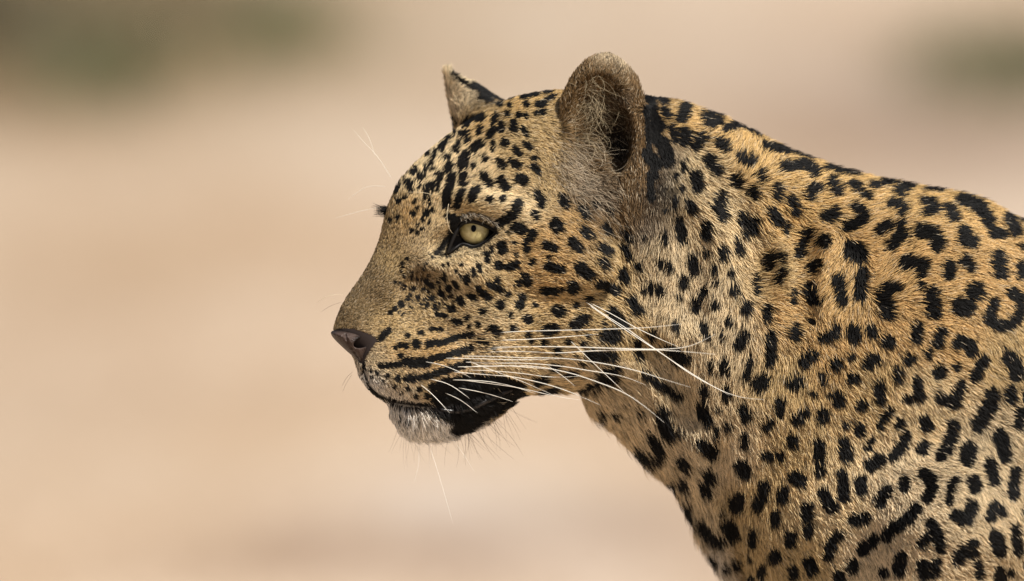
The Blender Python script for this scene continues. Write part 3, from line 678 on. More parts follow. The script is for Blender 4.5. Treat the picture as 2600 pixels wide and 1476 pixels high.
lift += facew * np.where(px > 1600, .30, np.where(py > 940, .28, .12)) * rng.uniform(.2, 1.3, N_FUR)
lift = np.where((px > 1150) & (px < 1330) & (py > 1020), lift + .34, lift)
# lies flatter where hair turns edge-on at the outline of the face
lift = np.clip(lift, .08, .95)
side = np.cross(RN, dw)
curl = rng.normal(0, .10, N_FUR) + ruff * rng.normal(0, .3, N_FUR)
K = 4
ts = np.linspace(0, 1, K)
P = np.empty((N_FUR, K, 3))
root = RW - RN * (1.2 * S)
gather = np.zeros((N_FUR, 3))
for k, t in enumerate(ts):
    P[:, k] = root + dw * (L * t * .95)[:, None] + RN * (L * (lift * (1.55 * t - .75 * t * t)))[:, None] + side * (L * curl * t * t)[:, None]
# draw tips together within a clump
cx = (np.floor(px / cs) + .5) * cs; cz = (np.floor(py / cs) + .5) * cs
pull = vec_world(np.stack([(cx - px) * S, (cz - py) * S, np.zeros(N_FUR)], 1))
pull -= RN * np.einsum('ij,ij->i', pull, RN)[:, None]
for k, t in enumerate(ts):
    P[:, k] += pull * (.25 * t * t)

# strand colours: the coat's marking is read where the outer half of the hair lies
mx_, mz_, _ = proj(P[:, 2] * .8 + P[:, 1] * .2)
sp = np.where(inframe[pick], SPOTG(mx_, mz_), sp)
micro = cellrand(px, pz, py, 4.5, 5)
edge = rng.normal(1.0, 1.25, N_FUR) * np.where(ln > 28, 2.4, 1.4) + (noise2(px, py, 5, 11) - .5) * 4
lid_m = poly_sdf(IRIS_OPEN, mx_, mz_)
wedge = poly_sdf([(1104,646),(1118,622),(1136,604),(1142,578),(1138,556),(1156,548),(1176,552),(1200,600),(1182,622),(1150,640),(1120,656)], mx_, mz_)
sp = np.where(nearm & (abs(px - 1190) < 110), np.maximum(sp, np.maximum(lid_m + np.where(mz_ < 590, 10.0, 7.0), wedge)), sp)
blk = (sp + edge) > 0
val = 1.06 + rng.normal(0, .16, N_FUR) + (micro - .5) * .5 + (noise2(px, py, 40, 12) - .5) * .22 + (cr1 - .5) * .14
tick = rng.random(N_FUR)
dark = np.where(ln < 13.5, .36, .15) * np.where((px > 1700), .7, 1)
cst = colr * np.clip(val, .3, 1.6)[:, None]
# single hairs are darker or paler than their neighbours
cst = np.where((tick < dark)[:, None], cst * .28, cst)
cst = np.where((tick > .90)[:, None], cst * .55 + np.array([.74, .62, .44]) * .45, cst)
kb = np.array(CK['K']) * rng.uniform(.6, 1.6, N_FUR)[:, None]
cst = np.where(blk[:, None], kb, cst)
stray = blk & (rng.random(N_FUR) < .008) & (px > 1250) & (abs(px - 1665) > 60)
cst[stray] = (.5, .42, .3)
# far ear's back and near ear's back are black, the rim pale
fe_ = (px < 1290) & (py < 300) & (pz > 0)
back = fe_ & (RN @ AX > .45) & (px > 1196)
cst[back & ~blk] = np.array(CK['K']) * 2
lipblack = (mouth_d < 7) & (px > 985) & (pz < 0) & (py > 1000)
cst[lipblack] = (.015, .012, .011)

keep = ~drop
P = P[keep]; cst = cst[keep]; blk = blk[keep]; lnk = ln[keep]; faceK = inframe[pick][keep]
wid = np.where(faceK, .74, 1.6) * S * rng.uniform(.75, 1.25, len(P))

# long curly hairs inside the near ear, and the fringe of the upper lid
ex, ec = [], []
def extra(p0, d0, length, n, curl, col, rad):
    """a single longer hair: p0 in pixels (x, y depth, z), d0 (right, down, away)"""
    d0 = np.array(d0, float); d0 /= np.linalg.norm(d0)
    ax = np.array(rng.normal(0, 1, 3)); p = np.array(p0, float); pts = [p.copy()]
    for i in range(n - 1):
        d0 = d0 + np.cross(ax, d0) * curl * .5; d0 /= np.linalg.norm(d0)
        p = p + np.array([d0[0], d0[2], d0[1]]) * length / (n - 1)
        pts.append(p.copy())
    pts = np.array(pts)
    ex.append(to_world(pts[:, 0], pts[:, 2], pts[:, 1])); ec.append((col, rad))

bvh = BVHTree.FromPolygons([tuple(v) for v in W], [tuple(q) for q in Q])
CAMP = Vector(CEN - D * AD)
def hit(px_, py_):
    """depth in pixels of the leopard's surface seen at a picture point"""
    w = to_world(np.array([px_]), np.array([py_]), np.array([0.]))[0]
    dr = (Vector(w) - CAMP).normalized()
    loc, n, i, dd = bvh.ray_cast(CAMP, dr)
    if loc is None: return None
    return (np.array(loc) - np.array(CAMP)) @ AD / S - D / S
for _ in range(210):
    u = rng.random()
    if u < .75:
        x = np.clip(rng.normal(1502, 22), 1462, 1560); z = rng.normal(258, 40); dd_ = (rng.normal(.55, .4), rng.normal(.35, .4), -.6); ll = rng.uniform(45, 115)
    else:
        x = np.clip(rng.normal(1468, 12), 1448, 1500); z = rng.normal(340, 45); dd_ = (rng.normal(.9, .25), rng.normal(-.35, .35), -.55); ll = rng.uniform(50, 120)
    y = hit(x, z)
    if y is None: continue
    c = np.array([.66, .54, .34]) * rng.uniform(.35, 1.15)
    extra((x, y, z), dd_, ll, 9, rng.uniform(.1, .6), c, .36)
for _ in range(320):
    x = rng.normal(1462, 48); z = rng.normal(432, 44) + (x - 1462) * .45
    y = hit(x, z)
    if y is None or z < 330 and x > 1440 or x < 1385: continue
    c = np.array([.68, .57, .41]) * rng.uniform(.25, 1.15)
    a_ = rng.normal(.60, .30)
    extra((x, y, z), (math.cos(a_), math.sin(a_), -.4), rng.uniform(45, 80), 7, rng.uniform(.05, .4), c, .55)
for _ in range(210):
    t = rng.random()
    lid = np.array([(1166,551),(1180,543),(1198,541),(1218,545),(1240,555),(1260,568)])
    k_ = t * 4.999; i_ = int(k_); p = lid[i_] + (lid[i_ + 1] - lid[i_]) * (k_ - i_)
    p = p + rng.normal(0, 2.0, 2)
    y = hit(p[0], p[1])
    if y is None: continue
    c = np.array([.60, .52, .40]) * rng.uniform(.7, 1.2) if rng.random() < .5 else np.array([.02, .017, .015])
    extra((p[0], y - 1, p[1]), (rng.normal(.75, .25), rng.normal(.62, .3), -.55), rng.uniform(12, 24), 5, .25, c, .55)
# the dark tuft of the far brow, seen past the bridge of the nose
for _ in range(100):
    z = rng.normal(536, 7)
    extra((rng.uniform(978, 992), -178 + rng.normal(0, 10), z), (-1, rng.normal(-.08, .16), rng.normal(0, .2)), rng.uniform(16, 38), 5, .1,
          np.array(CK['K']), .7)
# fine hairs under the chin and jaw
for _ in range(70):
    x = rng.uniform(1010, 1290); z = 1086 if x < 1200 else 1086 - (x - 1200) * .75
    extra((x, -110 + rng.normal(0, 25), z), (rng.normal(.35 if x > 1150 else .15, .35), 1, rng.normal(0, .2)), rng.uniform(40, 110), 6, .12,
          np.array([.6, .55, .48]) if x < 1130 else np.array([.03, .025, .02]), .42)

npts = np.concatenate([np.full(len(P), K), [len(e) for e in ex]]).astype(int)
hc = bpy.data.hair_curves.new('fur')
hc.add_curves(npts.tolist())
allp = np.vstack([P.reshape(-1, 3)] + ex).astype(np.float32)
hc.attributes['position'].data.foreach_set('vector', allp.ravel())
taper = np.array([.95, 1.0, .78, .12])
rad = [(wid[:, None] * taper[None]).ravel()]
for (c, r), e in zip(ec, ex):
    rad.append(r * S * np.linspace(1.0, .25, len(e)))
ra = hc.attributes.get('radius') or hc.attributes.new('radius', 'FLOAT', 'POINT')
ra.data.foreach_set('value', np.concatenate(rad).astype(np.float32))
ca = hc.attributes.new('coat', 'FLOAT_COLOR', 'CURVE')
cc = np.vstack([cst] + [np.array([c for c, r in ec])])
ca.data.foreach_set('color', np.hstack([cc, np.ones((len(cc), 1))]).astype(np.float32).ravel())
fur = bpy.data.objects.new('fur', hc)
COL.objects.link(fur)
fur.parent = leopard
tag(fur, kind='stuff')

mat_fur, nt, b = new_mat('fur')
at = nt.nodes.new('ShaderNodeAttribute'); at.attribute_name = 'coat'
ci = nt.nodes.new('ShaderNodeHairInfo')
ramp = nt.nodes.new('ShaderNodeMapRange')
ramp.inputs['To Min'].default_value = .42; ramp.inputs['To Max'].default_value = 1.12  # darker underfur at the roots, deepened with painted shade for the fur's gaps
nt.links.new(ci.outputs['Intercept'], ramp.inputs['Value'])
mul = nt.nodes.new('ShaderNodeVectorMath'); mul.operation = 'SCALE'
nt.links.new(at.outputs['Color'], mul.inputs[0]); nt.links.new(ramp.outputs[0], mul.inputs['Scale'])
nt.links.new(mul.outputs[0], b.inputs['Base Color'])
b.inputs['Roughness'].default_value = .5
b.inputs['Specular IOR Level'].default_value = .14
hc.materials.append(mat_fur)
# ------------------------------------------------------------------ eyes
def sph_cap(c, axis, R, ang, n=28, m=12, ry=1.0):
    """cap of a sphere about centre c (pixel space x, depth, z) opening along axis; ry stretches it vertically"""
    axis = np.array(axis, float); axis /= np.linalg.norm(axis)
    u = np.cross(axis, (0, 0, 1.0)); u /= np.linalg.norm(u); w = np.cross(axis, u)
    vs, fs = [np.array(c) + axis * R], []
    for i in range(1, m + 1):
        th = ang * i / m
        for j in range(n):
            ph = 2 * math.pi * j / n
            a, b_ = math.sin(th) * math.cos(ph), math.sin(th) * math.sin(ph) * ry
            h = math.sqrt(max(0, 1 - a * a - b_ * b_))
            vs.append(np.array(c) + R * (axis * (h if th <= math.pi / 2 else -h) + u * a + w * b_))
    for j in range(n): fs.append((0, 1 + j, 1 + (j + 1) % n))
    for i in range(m - 1):
        for j in range(n):
            a = 1 + i * n + j; b_ = 1 + i * n + (j + 1) % n
            fs.append((a, a + n, b_ + n, b_))
    vs = np.array(vs)
    return to_world(vs[:, 0], vs[:, 2], vs[:, 1]), fs

def skin_mat(name, col, rough, coat=0.0, bump=0.0, scale=1500.0, var=0.0):
    m, nt, b = new_mat(name)
    b.inputs['Base Color'].default_value = (*col, 1); b.inputs['Roughness'].default_value = rough
    b.inputs['Coat Weight'].default_value = coat; b.inputs['Coat Roughness'].default_value = .06
    if bump:
        tc = nt.nodes.new('ShaderNodeTexCoord')
        vo = nt.nodes.new('ShaderNodeTexVoronoi'); vo.inputs['Scale'].default_value = scale
        nt.links.new(tc.outputs['Object'], vo.inputs['Vector'])
        bp = nt.nodes.new('ShaderNodeBump'); bp.inputs['Strength'].default_value = bump; bp.inputs['Distance'].default_value = .0006
        nt.links.new(vo.outputs['Distance'], bp.inputs['Height']); nt.links.new(bp.outputs[0], b.inputs['Normal'])
        if var:
            nz = nt.nodes.new('ShaderNodeTexNoise'); nz.inputs['Scale'].default_value = 60
            nt.links.new(tc.outputs['Object'], nz.inputs['Vector'])
            rp = nt.nodes.new('ShaderNodeValToRGB')
            rp.color_ramp.elements[0].position = .35; rp.color_ramp.elements[1].position = .65
            rp.color_ramp.elements[0].color = (*[c * (1 - var) for c in col], 1); rp.color_ramp.elements[1].color = (*[c * (1 + var) for c in col], 1)
            nt.links.new(nz.outputs['Fac'], rp.inputs['Fac']); nt.links.new(rp.outputs['Color'], b.inputs['Base Color'])
    return m

mat_sclera = skin_mat('eye_white', (.012, .010, .009), .25, .1)
mat_pupil = skin_mat('pupil', (.003, .003, .003), .3, .03)
mat_lid = skin_mat('eyelid_skin', (.009, .008, .007), .5)
for m_, v_ in ((mat_lid, .2), (mat_pupil, .08), (mat_sclera, .2)): m_.node_tree.nodes['Principled BSDF'].inputs['Specular IOR Level'].default_value = v_
mat_nose = skin_mat('nose_skin', (.046, .030, .024), .5, 0.0, 1.0, 900.0, .35)
mat_nose.node_tree.nodes['Principled BSDF'].inputs['Specular IOR Level'].default_value = .25
mat_iris, nt, b = new_mat('iris')
tc = nt.nodes.new('ShaderNodeTexCoord')
nz = nt.nodes.new('ShaderNodeTexNoise'); nz.inputs['Scale'].default_value = 420; nz.inputs['Detail'].default_value = 4
nt.links.new(tc.outputs['Object'], nz.inputs['Vector'])
rp = nt.nodes.new('ShaderNodeValToRGB')
rp.color_ramp.elements[0].position = .3; rp.color_ramp.elements[0].color = (.40, .32, .115, 1)
rp.color_ramp.elements[1].position = .7; rp.color_ramp.elements[1].color = (.60, .51, .235, 1)
nt.links.new(nz.outputs['Fac'], rp.inputs['Fac'])
ra_ = nt.nodes.new('ShaderNodeAttribute'); ra_.attribute_name = 'rim'
mx = nt.nodes.new('ShaderNodeMix'); mx.data_type = 'RGBA'
mx.inputs['B'].default_value = (.10, .075, .03, 1)
nt.links.new(ra_.outputs['Fac'], mx.inputs['Factor']); nt.links.new(rp.outputs['Color'], mx.inputs['A'])
nt.links.new(mx.outputs['Result'], b.inputs['Base Color'])
b.inputs['Roughness'].default_value = .5
b.inputs['Coat Weight'].default_value = .7; b.inputs['Coat Roughness'].default_value = .035

def make_eye(c, axis):
    v, f = sph_cap(c, axis, EYE_R, math.pi * .97, 32, 20)
    eye = mesh_obj('eye', v, f, mat_sclera, leopard)
    v, f = sph_cap(c, axis, EYE_R + .8, math.radians(48), 40, 14)
    ir = mesh_obj('iris', v, f, mat_iris, eye)
    a = ir.data.attributes.new('rim', 'FLOAT', 'POINT')
    rr = np.concatenate([[0.0], np.repeat(np.arange(1, 15) / 14.0, 40)])
    a.data.foreach_set('value', np.clip((rr - .78) / .2, 0, 1).astype(np.float32) + np.clip((.24 - rr) / .1, 0, .6).astype(np.float32))
    v, f = sph_cap(c, axis, EYE_R + 1.4, math.radians(7.4), 24, 4, 1.35)
    mesh_obj('pupil', v, f, mat_pupil, eye)
    return eye
make_eye(EYE_C, (-.11, -1, -.11))
# the far eye: the near one mirrored through the plane of the face
mid = -(1480 - 1205) * .36
make_eye((1150.0, mid + (mid - EYE_C[1]) * .55, 583.0), (-.75, .55, -.05))

def tube(pts, radii, seg=8):
    """tube through pixel-space points (x, depth, z)"""
    P_ = to_world(np.array(pts)[:, 0], np.array(pts)[:, 2], np.array(pts)[:, 1])
    vs, fs = [], []
    for i, p in enumerate(P_):
        t = P_[min(i + 1, len(P_) - 1)] - P_[max(i - 1, 0)]; t /= np.linalg.norm(t) + 1e-12
        u = np.cross(t, AD if abs(t @ AD) < .9 else AX); u /= np.linalg.norm(u); w = np.cross(t, u)
        for j in range(seg):
            a = 2 * math.pi * j / seg
            vs.append(p + (u * math.cos(a) + w * math.sin(a)) * radii[i] * S)
    for i in range(len(P_) - 1):
        for j in range(seg):
            a = i * seg + j; b_ = i * seg + (j + 1) % seg
            fs.append((a, b_, b_ + seg, a + seg))
    fs.append(tuple(range(seg))[::-1]); fs.append(tuple(range((len(P_) - 1) * seg, len(P_) * seg)))
    return np.array(vs), fs
def on_eye(x, z, out):
    rr = (x - EYE_C[0]) ** 2 + (z - EYE_C[2]) ** 2
    return EYE_C[1] - math.sqrt(max((EYE_R + out) ** 2 - rr, 60.0))
for curve, rmid in ((LID_UP, 6.4), (LID_LO, 4.0)):
    c = chaikin(curve, 2, False); n = len(c)
    # lids stand a little outside the iris
    pts = [(x, min(on_eye(x, z, 1.0), e0 + 16) if abs(x - 1208) < 46 else e0 + 6, z) for x, z in c]
    pts = np.array(pts); pts[1:-1, 1] = (pts[:-2, 1] + pts[1:-1, 1] * 2 + pts[2:, 1]) / 4
    rr = [rmid * (.45 + .55 * math.sin(math.pi * (i + .6) / (n + .2))) for i in range(n)]
    v, f = tube(pts, rr, 8)
    mesh_obj('eyelid', v, f, mat_lid, leopard)

# rim of the lower lip
LIP = chaikin([(1118,1040),(1150,1046),(1190,1040),(1230,1020),(1270,1000),(1300,990)], 2, False)
v, f = tube([(x, (hit(x, z) or -200) - 5, z) for x, z in LIP], [8.5 * (.35 + .65 * math.sin(math.pi * (i + .5) / len(LIP))) for i in range(len(LIP))], 8)
mat_lip = skin_mat('lip_skin', (.018, .015, .014), .3)
mesh_obj('lip', v, f, mat_lip, leopard)

# ------------------------------------------------------------------ nose
nx = np.arange(822, 972, 1.6); nz_ = np.arange(824, 936, 1.6)
NX, NZ = np.meshgrid(nx, nz_, indexing='ij')
nd = blur2(poly_sdf(chaikin(NOSE_POLY, 2), NX, NZ), 2)
ny0 = hs(895, 868)
nyv = np.arange(ny0 - 66, ny0 + 170, 2.2)
nyc = ny0 + 40 - (NX - 895) * -.20
nb = 70 + 0 * NX
G = np.empty((len(nx), len(nyv), len(nz_)))
q = np.clip((30 - nd) / 30, 0, None)
for j, y in enumerate(nyv):
    G[:, j] = (np.sqrt(q * q + ((y - nyc) / nb) ** 2) - 1) * 30
def n_ell(c, r, k, carve=True, rot=0.0):
    global G
    e = ell(c, r, nx[:, None, None], nyv[None, :, None], nz_[None, None, :], rot)
    G = smax(G, -e, k) if carve else smin(G, e, k)
def nsurf(x, z):
    col = G[int((x - nx[0]) / 1.6), :, int((z - nz_[0]) / 1.6)]
    return nyv[np.argmax(col < 0)]
n_ell((920, nsurf(920, 868) + 14, 870), (24, 70, 12.5), 4, True, -.35)       # nostril
n_ell((943, nsurf(940, 862) - 2, 861), (15, 22, 5.5), 4, True, -.1)         # its slit to the side
for (x, z) in ((876, 850), (880, 862), (886, 874), (893, 886), (901, 898), (908, 908)):
    n_ell((x, nsurf(x, z) - 1, z), (3.4, 6, 7.5), 3, True, -.5)              # groove down the middle
nv, nq = surface_nets(G, nx, nyv, nz_)
nv = relax(nv, nq, 2)
nw = to_world(nv[:, 0], nv[:, 2], nv[:, 1])
if np.einsum('ij,ij->i', nw[nq[:, 0]] - nw.mean(0), np.cross(nw[nq[:, 1]] - nw.mean(0), nw[nq[:, 2]] - nw.mean(0))).sum() < 0: nq = nq[:, ::-1].copy()
nose = mesh_obj('nose', nw, nq, mat_nose, leopard)
# black skin at the top and round the nostril; its hollow gets painted shade
pg = np.maximum(np.clip(1.25 - np.hypot((nv[:, 0] - 928) / 30, (nv[:, 2] - 866) / 17), 0, 1) * 2.2, np.clip((846 - nv[:, 2]) / 7, 0, 1))
pg = np.maximum(pg, np.clip((nv[:, 0] - 936) / 10, 0, 1))
mesh_attr(nose, 'pigment_shade', np.clip(1 - .86 * np.clip(pg, 0, 1), 0, 1)[:, None] * np.ones(3))
nt = mat_nose.node_tree; b = nt.nodes['Principled BSDF']
src = b.inputs['Base Color'].links[0].from_socket
pa = nt.nodes.new('ShaderNodeAttribute'); pa.attribute_name = 'pigment_shade'
mm = nt.nodes.new('ShaderNodeMix'); mm.data_type = 'RGBA'; mm.blend_type = 'MULTIPLY'; mm.inputs['Factor'].default_value = 1.0
nt.links.new(src, mm.inputs['A']); nt.links.new(pa.outputs['Color'], mm.inputs['B']); nt.links.new(mm.outputs['Result'], b.inputs['Base Color'])

# ------------------------------------------------------------------ whiskers
mat_whisk, nt, b = new_mat('whisker')
wa = nt.nodes.new('ShaderNodeAttribute'); wa.attribute_name = 'tone'
nt.links.new(wa.outputs['Color'], b.inputs['Base Color'])
b.inputs['Roughness'].default_value = .35
WHISK = """1183 855 1250 847 1305 842 1442 839 1588 835 1662 831 1731 823/2.2/d
1200 868 1250 865 1360 862 1519 849/2.4/d
1210 884 1272 882 1415 880 1580 886 1690 888 1745 882 1780 868 1816 849/2.6/d
1215 897 1272 892 1360 894 1415 898 1497 891 1662 888 1750 894 1817 900/2.6/d
1180 920 1250 923 1332 922 1428 930 1497 942 1580 954 1640 978/2.2/w
1175 905 1250 905 1319 909 1415 909 1497 917 1607 938 1690 965 1754 984/2.2/w
1160 932 1250 931 1346 928 1442 945 1511 968 1585 996 1640 1034 1687 1074/2.3/w
1190 940 1250 942 1332 949 1393 959 1470 956/1.8/w
1150 945 1250 953 1305 957 1382 974 1442 993 1527 1030/2.1/w
1080 919 1121 926 1171 946 1196 960/1.5/w
1190 918 1250 941 1305 960 1374 990 1415 1008/1.7/w
1170 965 1250 975 1319 985 1415 1008 1472 1016/2.0/w
1130 910 1212 911 1300 915 1420 912/2.0/w
1093 963 1142 975 1192 1012/1.8/w
1068 977 1097 1000 1142 1049/1.7/w
1130 998 1171 1016 1212 1049/1.8/w
1163 985 1233 998 1302 1020/1.8/w
1146 965 1233 967 1300 980 1360 1000/2.0/w
1486 766 1538 802 1593 835 1676 896 1760 952 1826 991 1883 1011 1941 1015/2.0/w
1497 769 1552 797 1618 835 1690 868 1730 884/1.9/w
1495 775 1590 840 1683 900 1760 956 1853 1004/2.0/w
1448 866 1497 913 1547 960 1585 996/1.4/w
1387 927 1428 954 1461 982/1.2/w
1160 862 1250 866 1346 879 1415 898 1470 912/1.3/o
1175 934 1233 928 1300 930 1400 938/2.0/w
1120 890 1200 888 1290 886/1.5/d
993 451 958 395 922 360 897 329/1.2/b
952 395 938 350 920 322/.9/b
978 474 950 472 925 476 882 507/1.0/b
970 525 912 537 850 555/1.0/b
1139 518 1133 554 1144 592 1166 599/1.2/n
1034 488 1079 489 1103 497/1.0/n
870 748 833 750 802 770/.8/n
866 768 840 776 815 792/.6/k
895 945 880 958 866 985/.7/k
893 952 878 975 868 1000/.6/k
1078 1098 1110 1190 1150 1330/.7/w
1050 1092 1068 1160 1052 1225/.6/w
1130 1090 1175 1150 1205 1200/.6/w
1246 1055 1300 1110 1330 1160/.7/k
1275 1030 1330 1060 1370 1075/.6/k
1205 1080 1260 1130 1315 1175/.6/k"""
for row in WHISK.split('\n'):
    nums, wd, kind = row.split('/')
    p = np.array([float(q) for q in nums.split()]).reshape(-1, 2)
    c = chaikin(p, 2, False); n = len(c)
    seglen = np.concatenate([[0], np.cumsum(np.hypot(*np.diff(c, axis=0).T))]); t = seglen / seglen[-1]
    y0 = hit(*c[0]); 
    if y0 is None: y0 = -150.0
    if kind in 'b': y0 = -90.0
    ys = np.array([y0 + 3 - seglen[-1] * .30 * (1 - (1 - tt) ** 2) for tt in t])
    if kind in 'bk': ys = np.array([y0 + seglen[-1] * .05 * tt for tt in t])
    if kind == 'n': ys = np.array([(hit(*q) or y0) - 5 - 14 * math.sin(math.pi * tt) for q, tt in zip(c, t)])
    # stay in front of the coat
    for i in range(n):
        h_ = hit(*c[i])
        if i > 1 and h_ is not None and kind in 'wdo': ys[i] = min(ys[i], h_ - 26)
    if kind in 'wdo':
        for _ in range(6): ys[1:-1] = (ys[:-2] + 2 * ys[1:-1] + ys[2:]) / 4
    rr = float(wd) * np.where(t < .7, 1.0, 1 - (t - .7) / .3 * .8) * .46
    v, f = tube(np.stack([c[:, 0], ys, c[:, 1]], 1), rr, 5)
    o = mesh_obj('whisker', v, f, mat_whisk, leopard)
    base = {'w': (.86, .82, .72), 'd': (.86, .82, .72), 'o': (.72, .50, .24), 'b': (.80, .74, .62), 'n': (.74, .62, .42), 'k': (.05, .04, .035)}[kind]
    cl = np.tile(np.array(base), (n, 1))
    if kind == 'd': cl[c[:, 0] < 1285 - (c[0, 1] - 850) * .9] = (.02, .016, .014)
    mesh_attr(o, 'tone', np.repeat(cl, 5, 0))
# ------------------------------------------------------------------ ground
def ground_pt(px, py):
    """where the line of sight through a picture point meets the ground"""
    w = to_world(np.array([px]), np.array([py]), np.array([0.]))[0]
    o = np.array(CAMP); d = w - o
    t = -o[2] / d[2]
    return o + d * t

mat_sand, nt, b = new_mat('sand')
tc = nt.nodes.new('ShaderNodeTexCoord')
def noise_node(scale, detail, sx=1.0, sy=1.0):
    mp = nt.nodes.new('ShaderNodeMapping'); mp.inputs['Scale'].default_value = (sx, sy, 1)
    nt.links.new(tc.outputs['Object'], mp.inputs['Vector'])
    n_ = nt.nodes.new('ShaderNodeTexNoise'); n_.inputs['Scale'].default_value = scale; n_.inputs['Detail'].default_value = detail
    nt.links.new(mp.outputs[0], n_.inputs['Vector'])
    return n_
n1 = noise_node(1.0, 3, 2.0, .5)
rp = nt.nodes.new('ShaderNodeValToRGB')
e = rp.color_ramp.elements
e[0].position = .36; e[0].color = (.47, .348, .24, 1)
e[1].position = .64; e[1].color = (.57, .458, .353, 1)
nt.links.new(n1.outputs['Fac'], rp.inputs['Fac'])
n2 = noise_node(45, 8)
mx = nt.nodes.new('ShaderNodeMix'); mx.data_type = 'RGBA'; mx.blend_type = 'MULTIPLY'
rp2 = nt.nodes.new('ShaderNodeValToRGB')
rp2.color_ramp.elements[0].position = .3; rp2.color_ramp.elements[0].color = (.72, .68, .64, 1)
rp2.color_ramp.elements[1].position = .6; rp2.color_ramp.elements[1].color = (1, 1, 1, 1)
nt.links.new(n2.outputs['Fac'], rp2.inputs['Fac'])
mx.inputs['Factor'].default_value = 1.0
nt.links.new(rp.outputs['Color'], mx.inputs['A']); nt.links.new(rp2.outputs['Color'], mx.inputs['B'])
so = nt.nodes.new('ShaderNodeAttribute'); so.attribute_name = 'ground_tone'
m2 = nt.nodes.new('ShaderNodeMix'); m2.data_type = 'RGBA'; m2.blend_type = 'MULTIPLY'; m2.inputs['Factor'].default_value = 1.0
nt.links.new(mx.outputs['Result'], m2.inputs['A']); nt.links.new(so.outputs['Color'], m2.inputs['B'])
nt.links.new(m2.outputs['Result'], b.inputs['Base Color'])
b.inputs['Roughness'].default_value = .95; b.inputs['Specular IOR Level'].default_value = .1
bp = nt.nodes.new('ShaderNodeBump'); bp.inputs['Strength'].default_value = .5; bp.inputs['Distance'].default_value = .02
nt.links.new(n2.outputs['Fac'], bp.inputs['Height']); nt.links.new(bp.outputs[0], b.inputs['Normal'])
xs = np.concatenate([[-900, -300, -80, -25], np.linspace(-6, 6, 320), [25, 80, 300, 900]])
ys = np.concatenate([[-900, -200, -40, -14], np.linspace(-4, 14, 260), [20, 40, 100, 300, 900]])
GXm, GYm = np.meshgrid(xs, ys, indexing='ij')
hz = (noise2(GXm * 10 + 500, GYm * 10 + 500, 9, 21) - .5) * .035 + (noise2(GXm * 10 + 900, GYm * 10 + 700, 3.5, 22) - .5) * .012
fade = np.clip((9 - abs(GXm)) / 3, 0, 1) * np.clip((15 - GYm) / 4, 0, 1) * np.clip((GYm + 5) / 2, 0, 1)
flat = np.clip((np.hypot(GXm - .7, GYm) - 1.1) / .6, 0, 1)
gv = np.stack([GXm, GYm, hz * fade * flat], -1).reshape(-1, 3)
nxg, nyg = GXm.shape
ii, jj = np.meshgrid(np.arange(nxg - 1), np.arange(nyg - 1), indexing='ij')
a = (ii * nyg + jj).ravel()
gq = np.stack([a, a + nyg, a + nyg + 1, a + 1], 1)
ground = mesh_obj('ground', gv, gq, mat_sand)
tag(ground, kind='structure')
# ground colour turns greyer, browner and paler in patches: picture x, y, half-width m, half-length m, colour factor
TONE_PATCHES = [(0, 20, .30, 2.0, (.70, .64, .56)), (2480, 270, .24, 1.0, (.62, .60, .60)), (2120, 320, .20, .55, (.86, .85, .86)), (0, 200, .24, .8, (.80, .77, .72)), (380, 60, .42, 1.3, (.62, .60, .52)),
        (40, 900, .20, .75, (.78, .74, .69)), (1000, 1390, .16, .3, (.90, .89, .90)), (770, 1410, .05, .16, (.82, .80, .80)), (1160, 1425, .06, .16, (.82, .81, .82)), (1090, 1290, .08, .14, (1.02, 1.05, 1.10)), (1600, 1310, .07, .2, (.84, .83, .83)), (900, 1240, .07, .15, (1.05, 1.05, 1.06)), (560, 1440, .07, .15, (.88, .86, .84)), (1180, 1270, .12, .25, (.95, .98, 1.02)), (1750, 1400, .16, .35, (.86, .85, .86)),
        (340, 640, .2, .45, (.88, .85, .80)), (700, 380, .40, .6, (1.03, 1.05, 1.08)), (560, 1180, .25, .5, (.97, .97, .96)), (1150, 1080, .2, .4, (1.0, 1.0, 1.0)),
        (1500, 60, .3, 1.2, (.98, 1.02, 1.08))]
ground_tone = np.ones((len(gv), 3))
for (qx, qy, sx_, sy_, f_) in TONE_PATCHES:
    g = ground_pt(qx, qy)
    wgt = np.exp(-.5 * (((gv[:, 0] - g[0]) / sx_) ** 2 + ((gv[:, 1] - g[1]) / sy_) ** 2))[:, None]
    ground_tone *= 1 + (np.array(f_) - 1) * wgt
mesh_attr(ground, 'ground_tone', ground_tone)

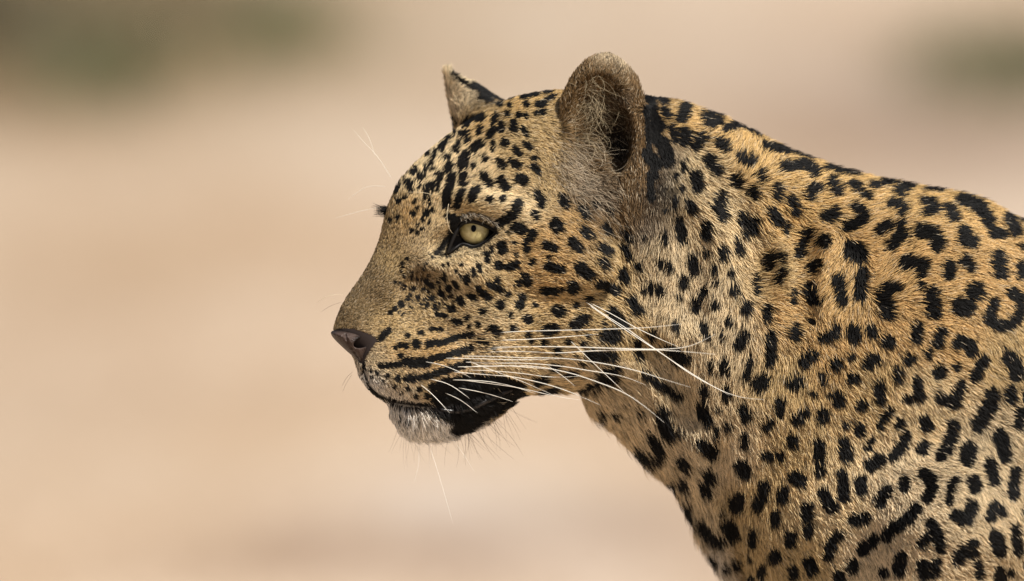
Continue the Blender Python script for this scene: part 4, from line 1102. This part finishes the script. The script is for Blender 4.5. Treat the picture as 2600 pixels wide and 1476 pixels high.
# grass tussocks at the far side of the sand, out of focus
mat_grass, nt, b = new_mat('grass')
at = nt.nodes.new('ShaderNodeAttribute'); at.attribute_name = 'blade'
nt.links.new(at.outputs['Color'], b.inputs['Base Color']); b.inputs['Roughness'].default_value = .6
def tussock(name, x, y, r, h, n, label, hue):
    vs, fs, cs_ = [], [], []
    for i in range(n):
        a = rng.uniform(0, 6.283); q_ = min(abs(rng.normal(0, .55)), 1.4)
        bx, by = x + r * q_ * math.cos(a), y + 5 * r * q_ * math.sin(a)
        hh = h * rng.uniform(.4, 1.1) * (1 - .5 * q_); la = rng.uniform(0, 6.283); ln_ = rng.uniform(.2, .7) * hh
        w = rng.uniform(.003, .006); ta = rng.uniform(0, 6.283)
        dx, dy = math.cos(ta) * w, math.sin(ta) * w
        k0 = len(vs)
        for t_ in (0, .55, 1):
            cx_, cy_, cz_ = bx + math.cos(la) * ln_ * t_ * t_, by + math.sin(la) * ln_ * t_ * t_, hh * t_ * (1 - .2 * t_)
            ww = 1 - .8 * t_
            vs += [(cx_ - dx * ww, cy_ - dy * ww, cz_), (cx_ + dx * ww, cy_ + dy * ww, cz_)]
        fs += [(k0, k0 + 1, k0 + 3, k0 + 2), (k0 + 2, k0 + 3, k0 + 5, k0 + 4)]
        c_ = np.array(hue) * rng.uniform(.6, 1.3)
        if rng.random() < .25: c_ = np.array([.30, .22, .11]) * rng.uniform(.7, 1.2)
        cs_ += [c_] * 6
    o = mesh_obj(name, np.array(vs), fs, mat_grass)
    mesh_attr(o, 'blade', np.array(cs_))
    return tag(o, label, 'grass tussock', 'grass tussocks beyond the sand', 'stuff')
TUS = [(-80, 40, .26, .07, 1900, 'darkest olive grass tussock, leftmost of the clumps beyond the sand', (.055,.052,.024)),
       (270, 180, .17, .06, 800, 'long low green clump of grass nearest the sand in the far left growth', (.10,.115,.05)),
       (450, 0, .26, .06, 1000, 'straw coloured dry grass clump between two green ones beyond the sand', (.15,.12,.065)),
       (720, 85, .14, .065, 900, 'green grass tussock at the right end of the far left growth', (.10,.12,.05)),
       (2470, 180, .14, .06, 700, 'smaller green grass tussock beyond the sand behind the leopard\'s back', (.10,.115,.05)),
       (2640, 165, .14, .07, 900, 'green grass tussock cut by the right edge, right of the smaller one', (.095,.11,.05))]
for (qx, qy, r, h, n, lab, hue) in TUS:
    g = ground_pt(qx, qy)
    tussock('grass_tussock', g[0], g[1], r, h, n, lab, hue)
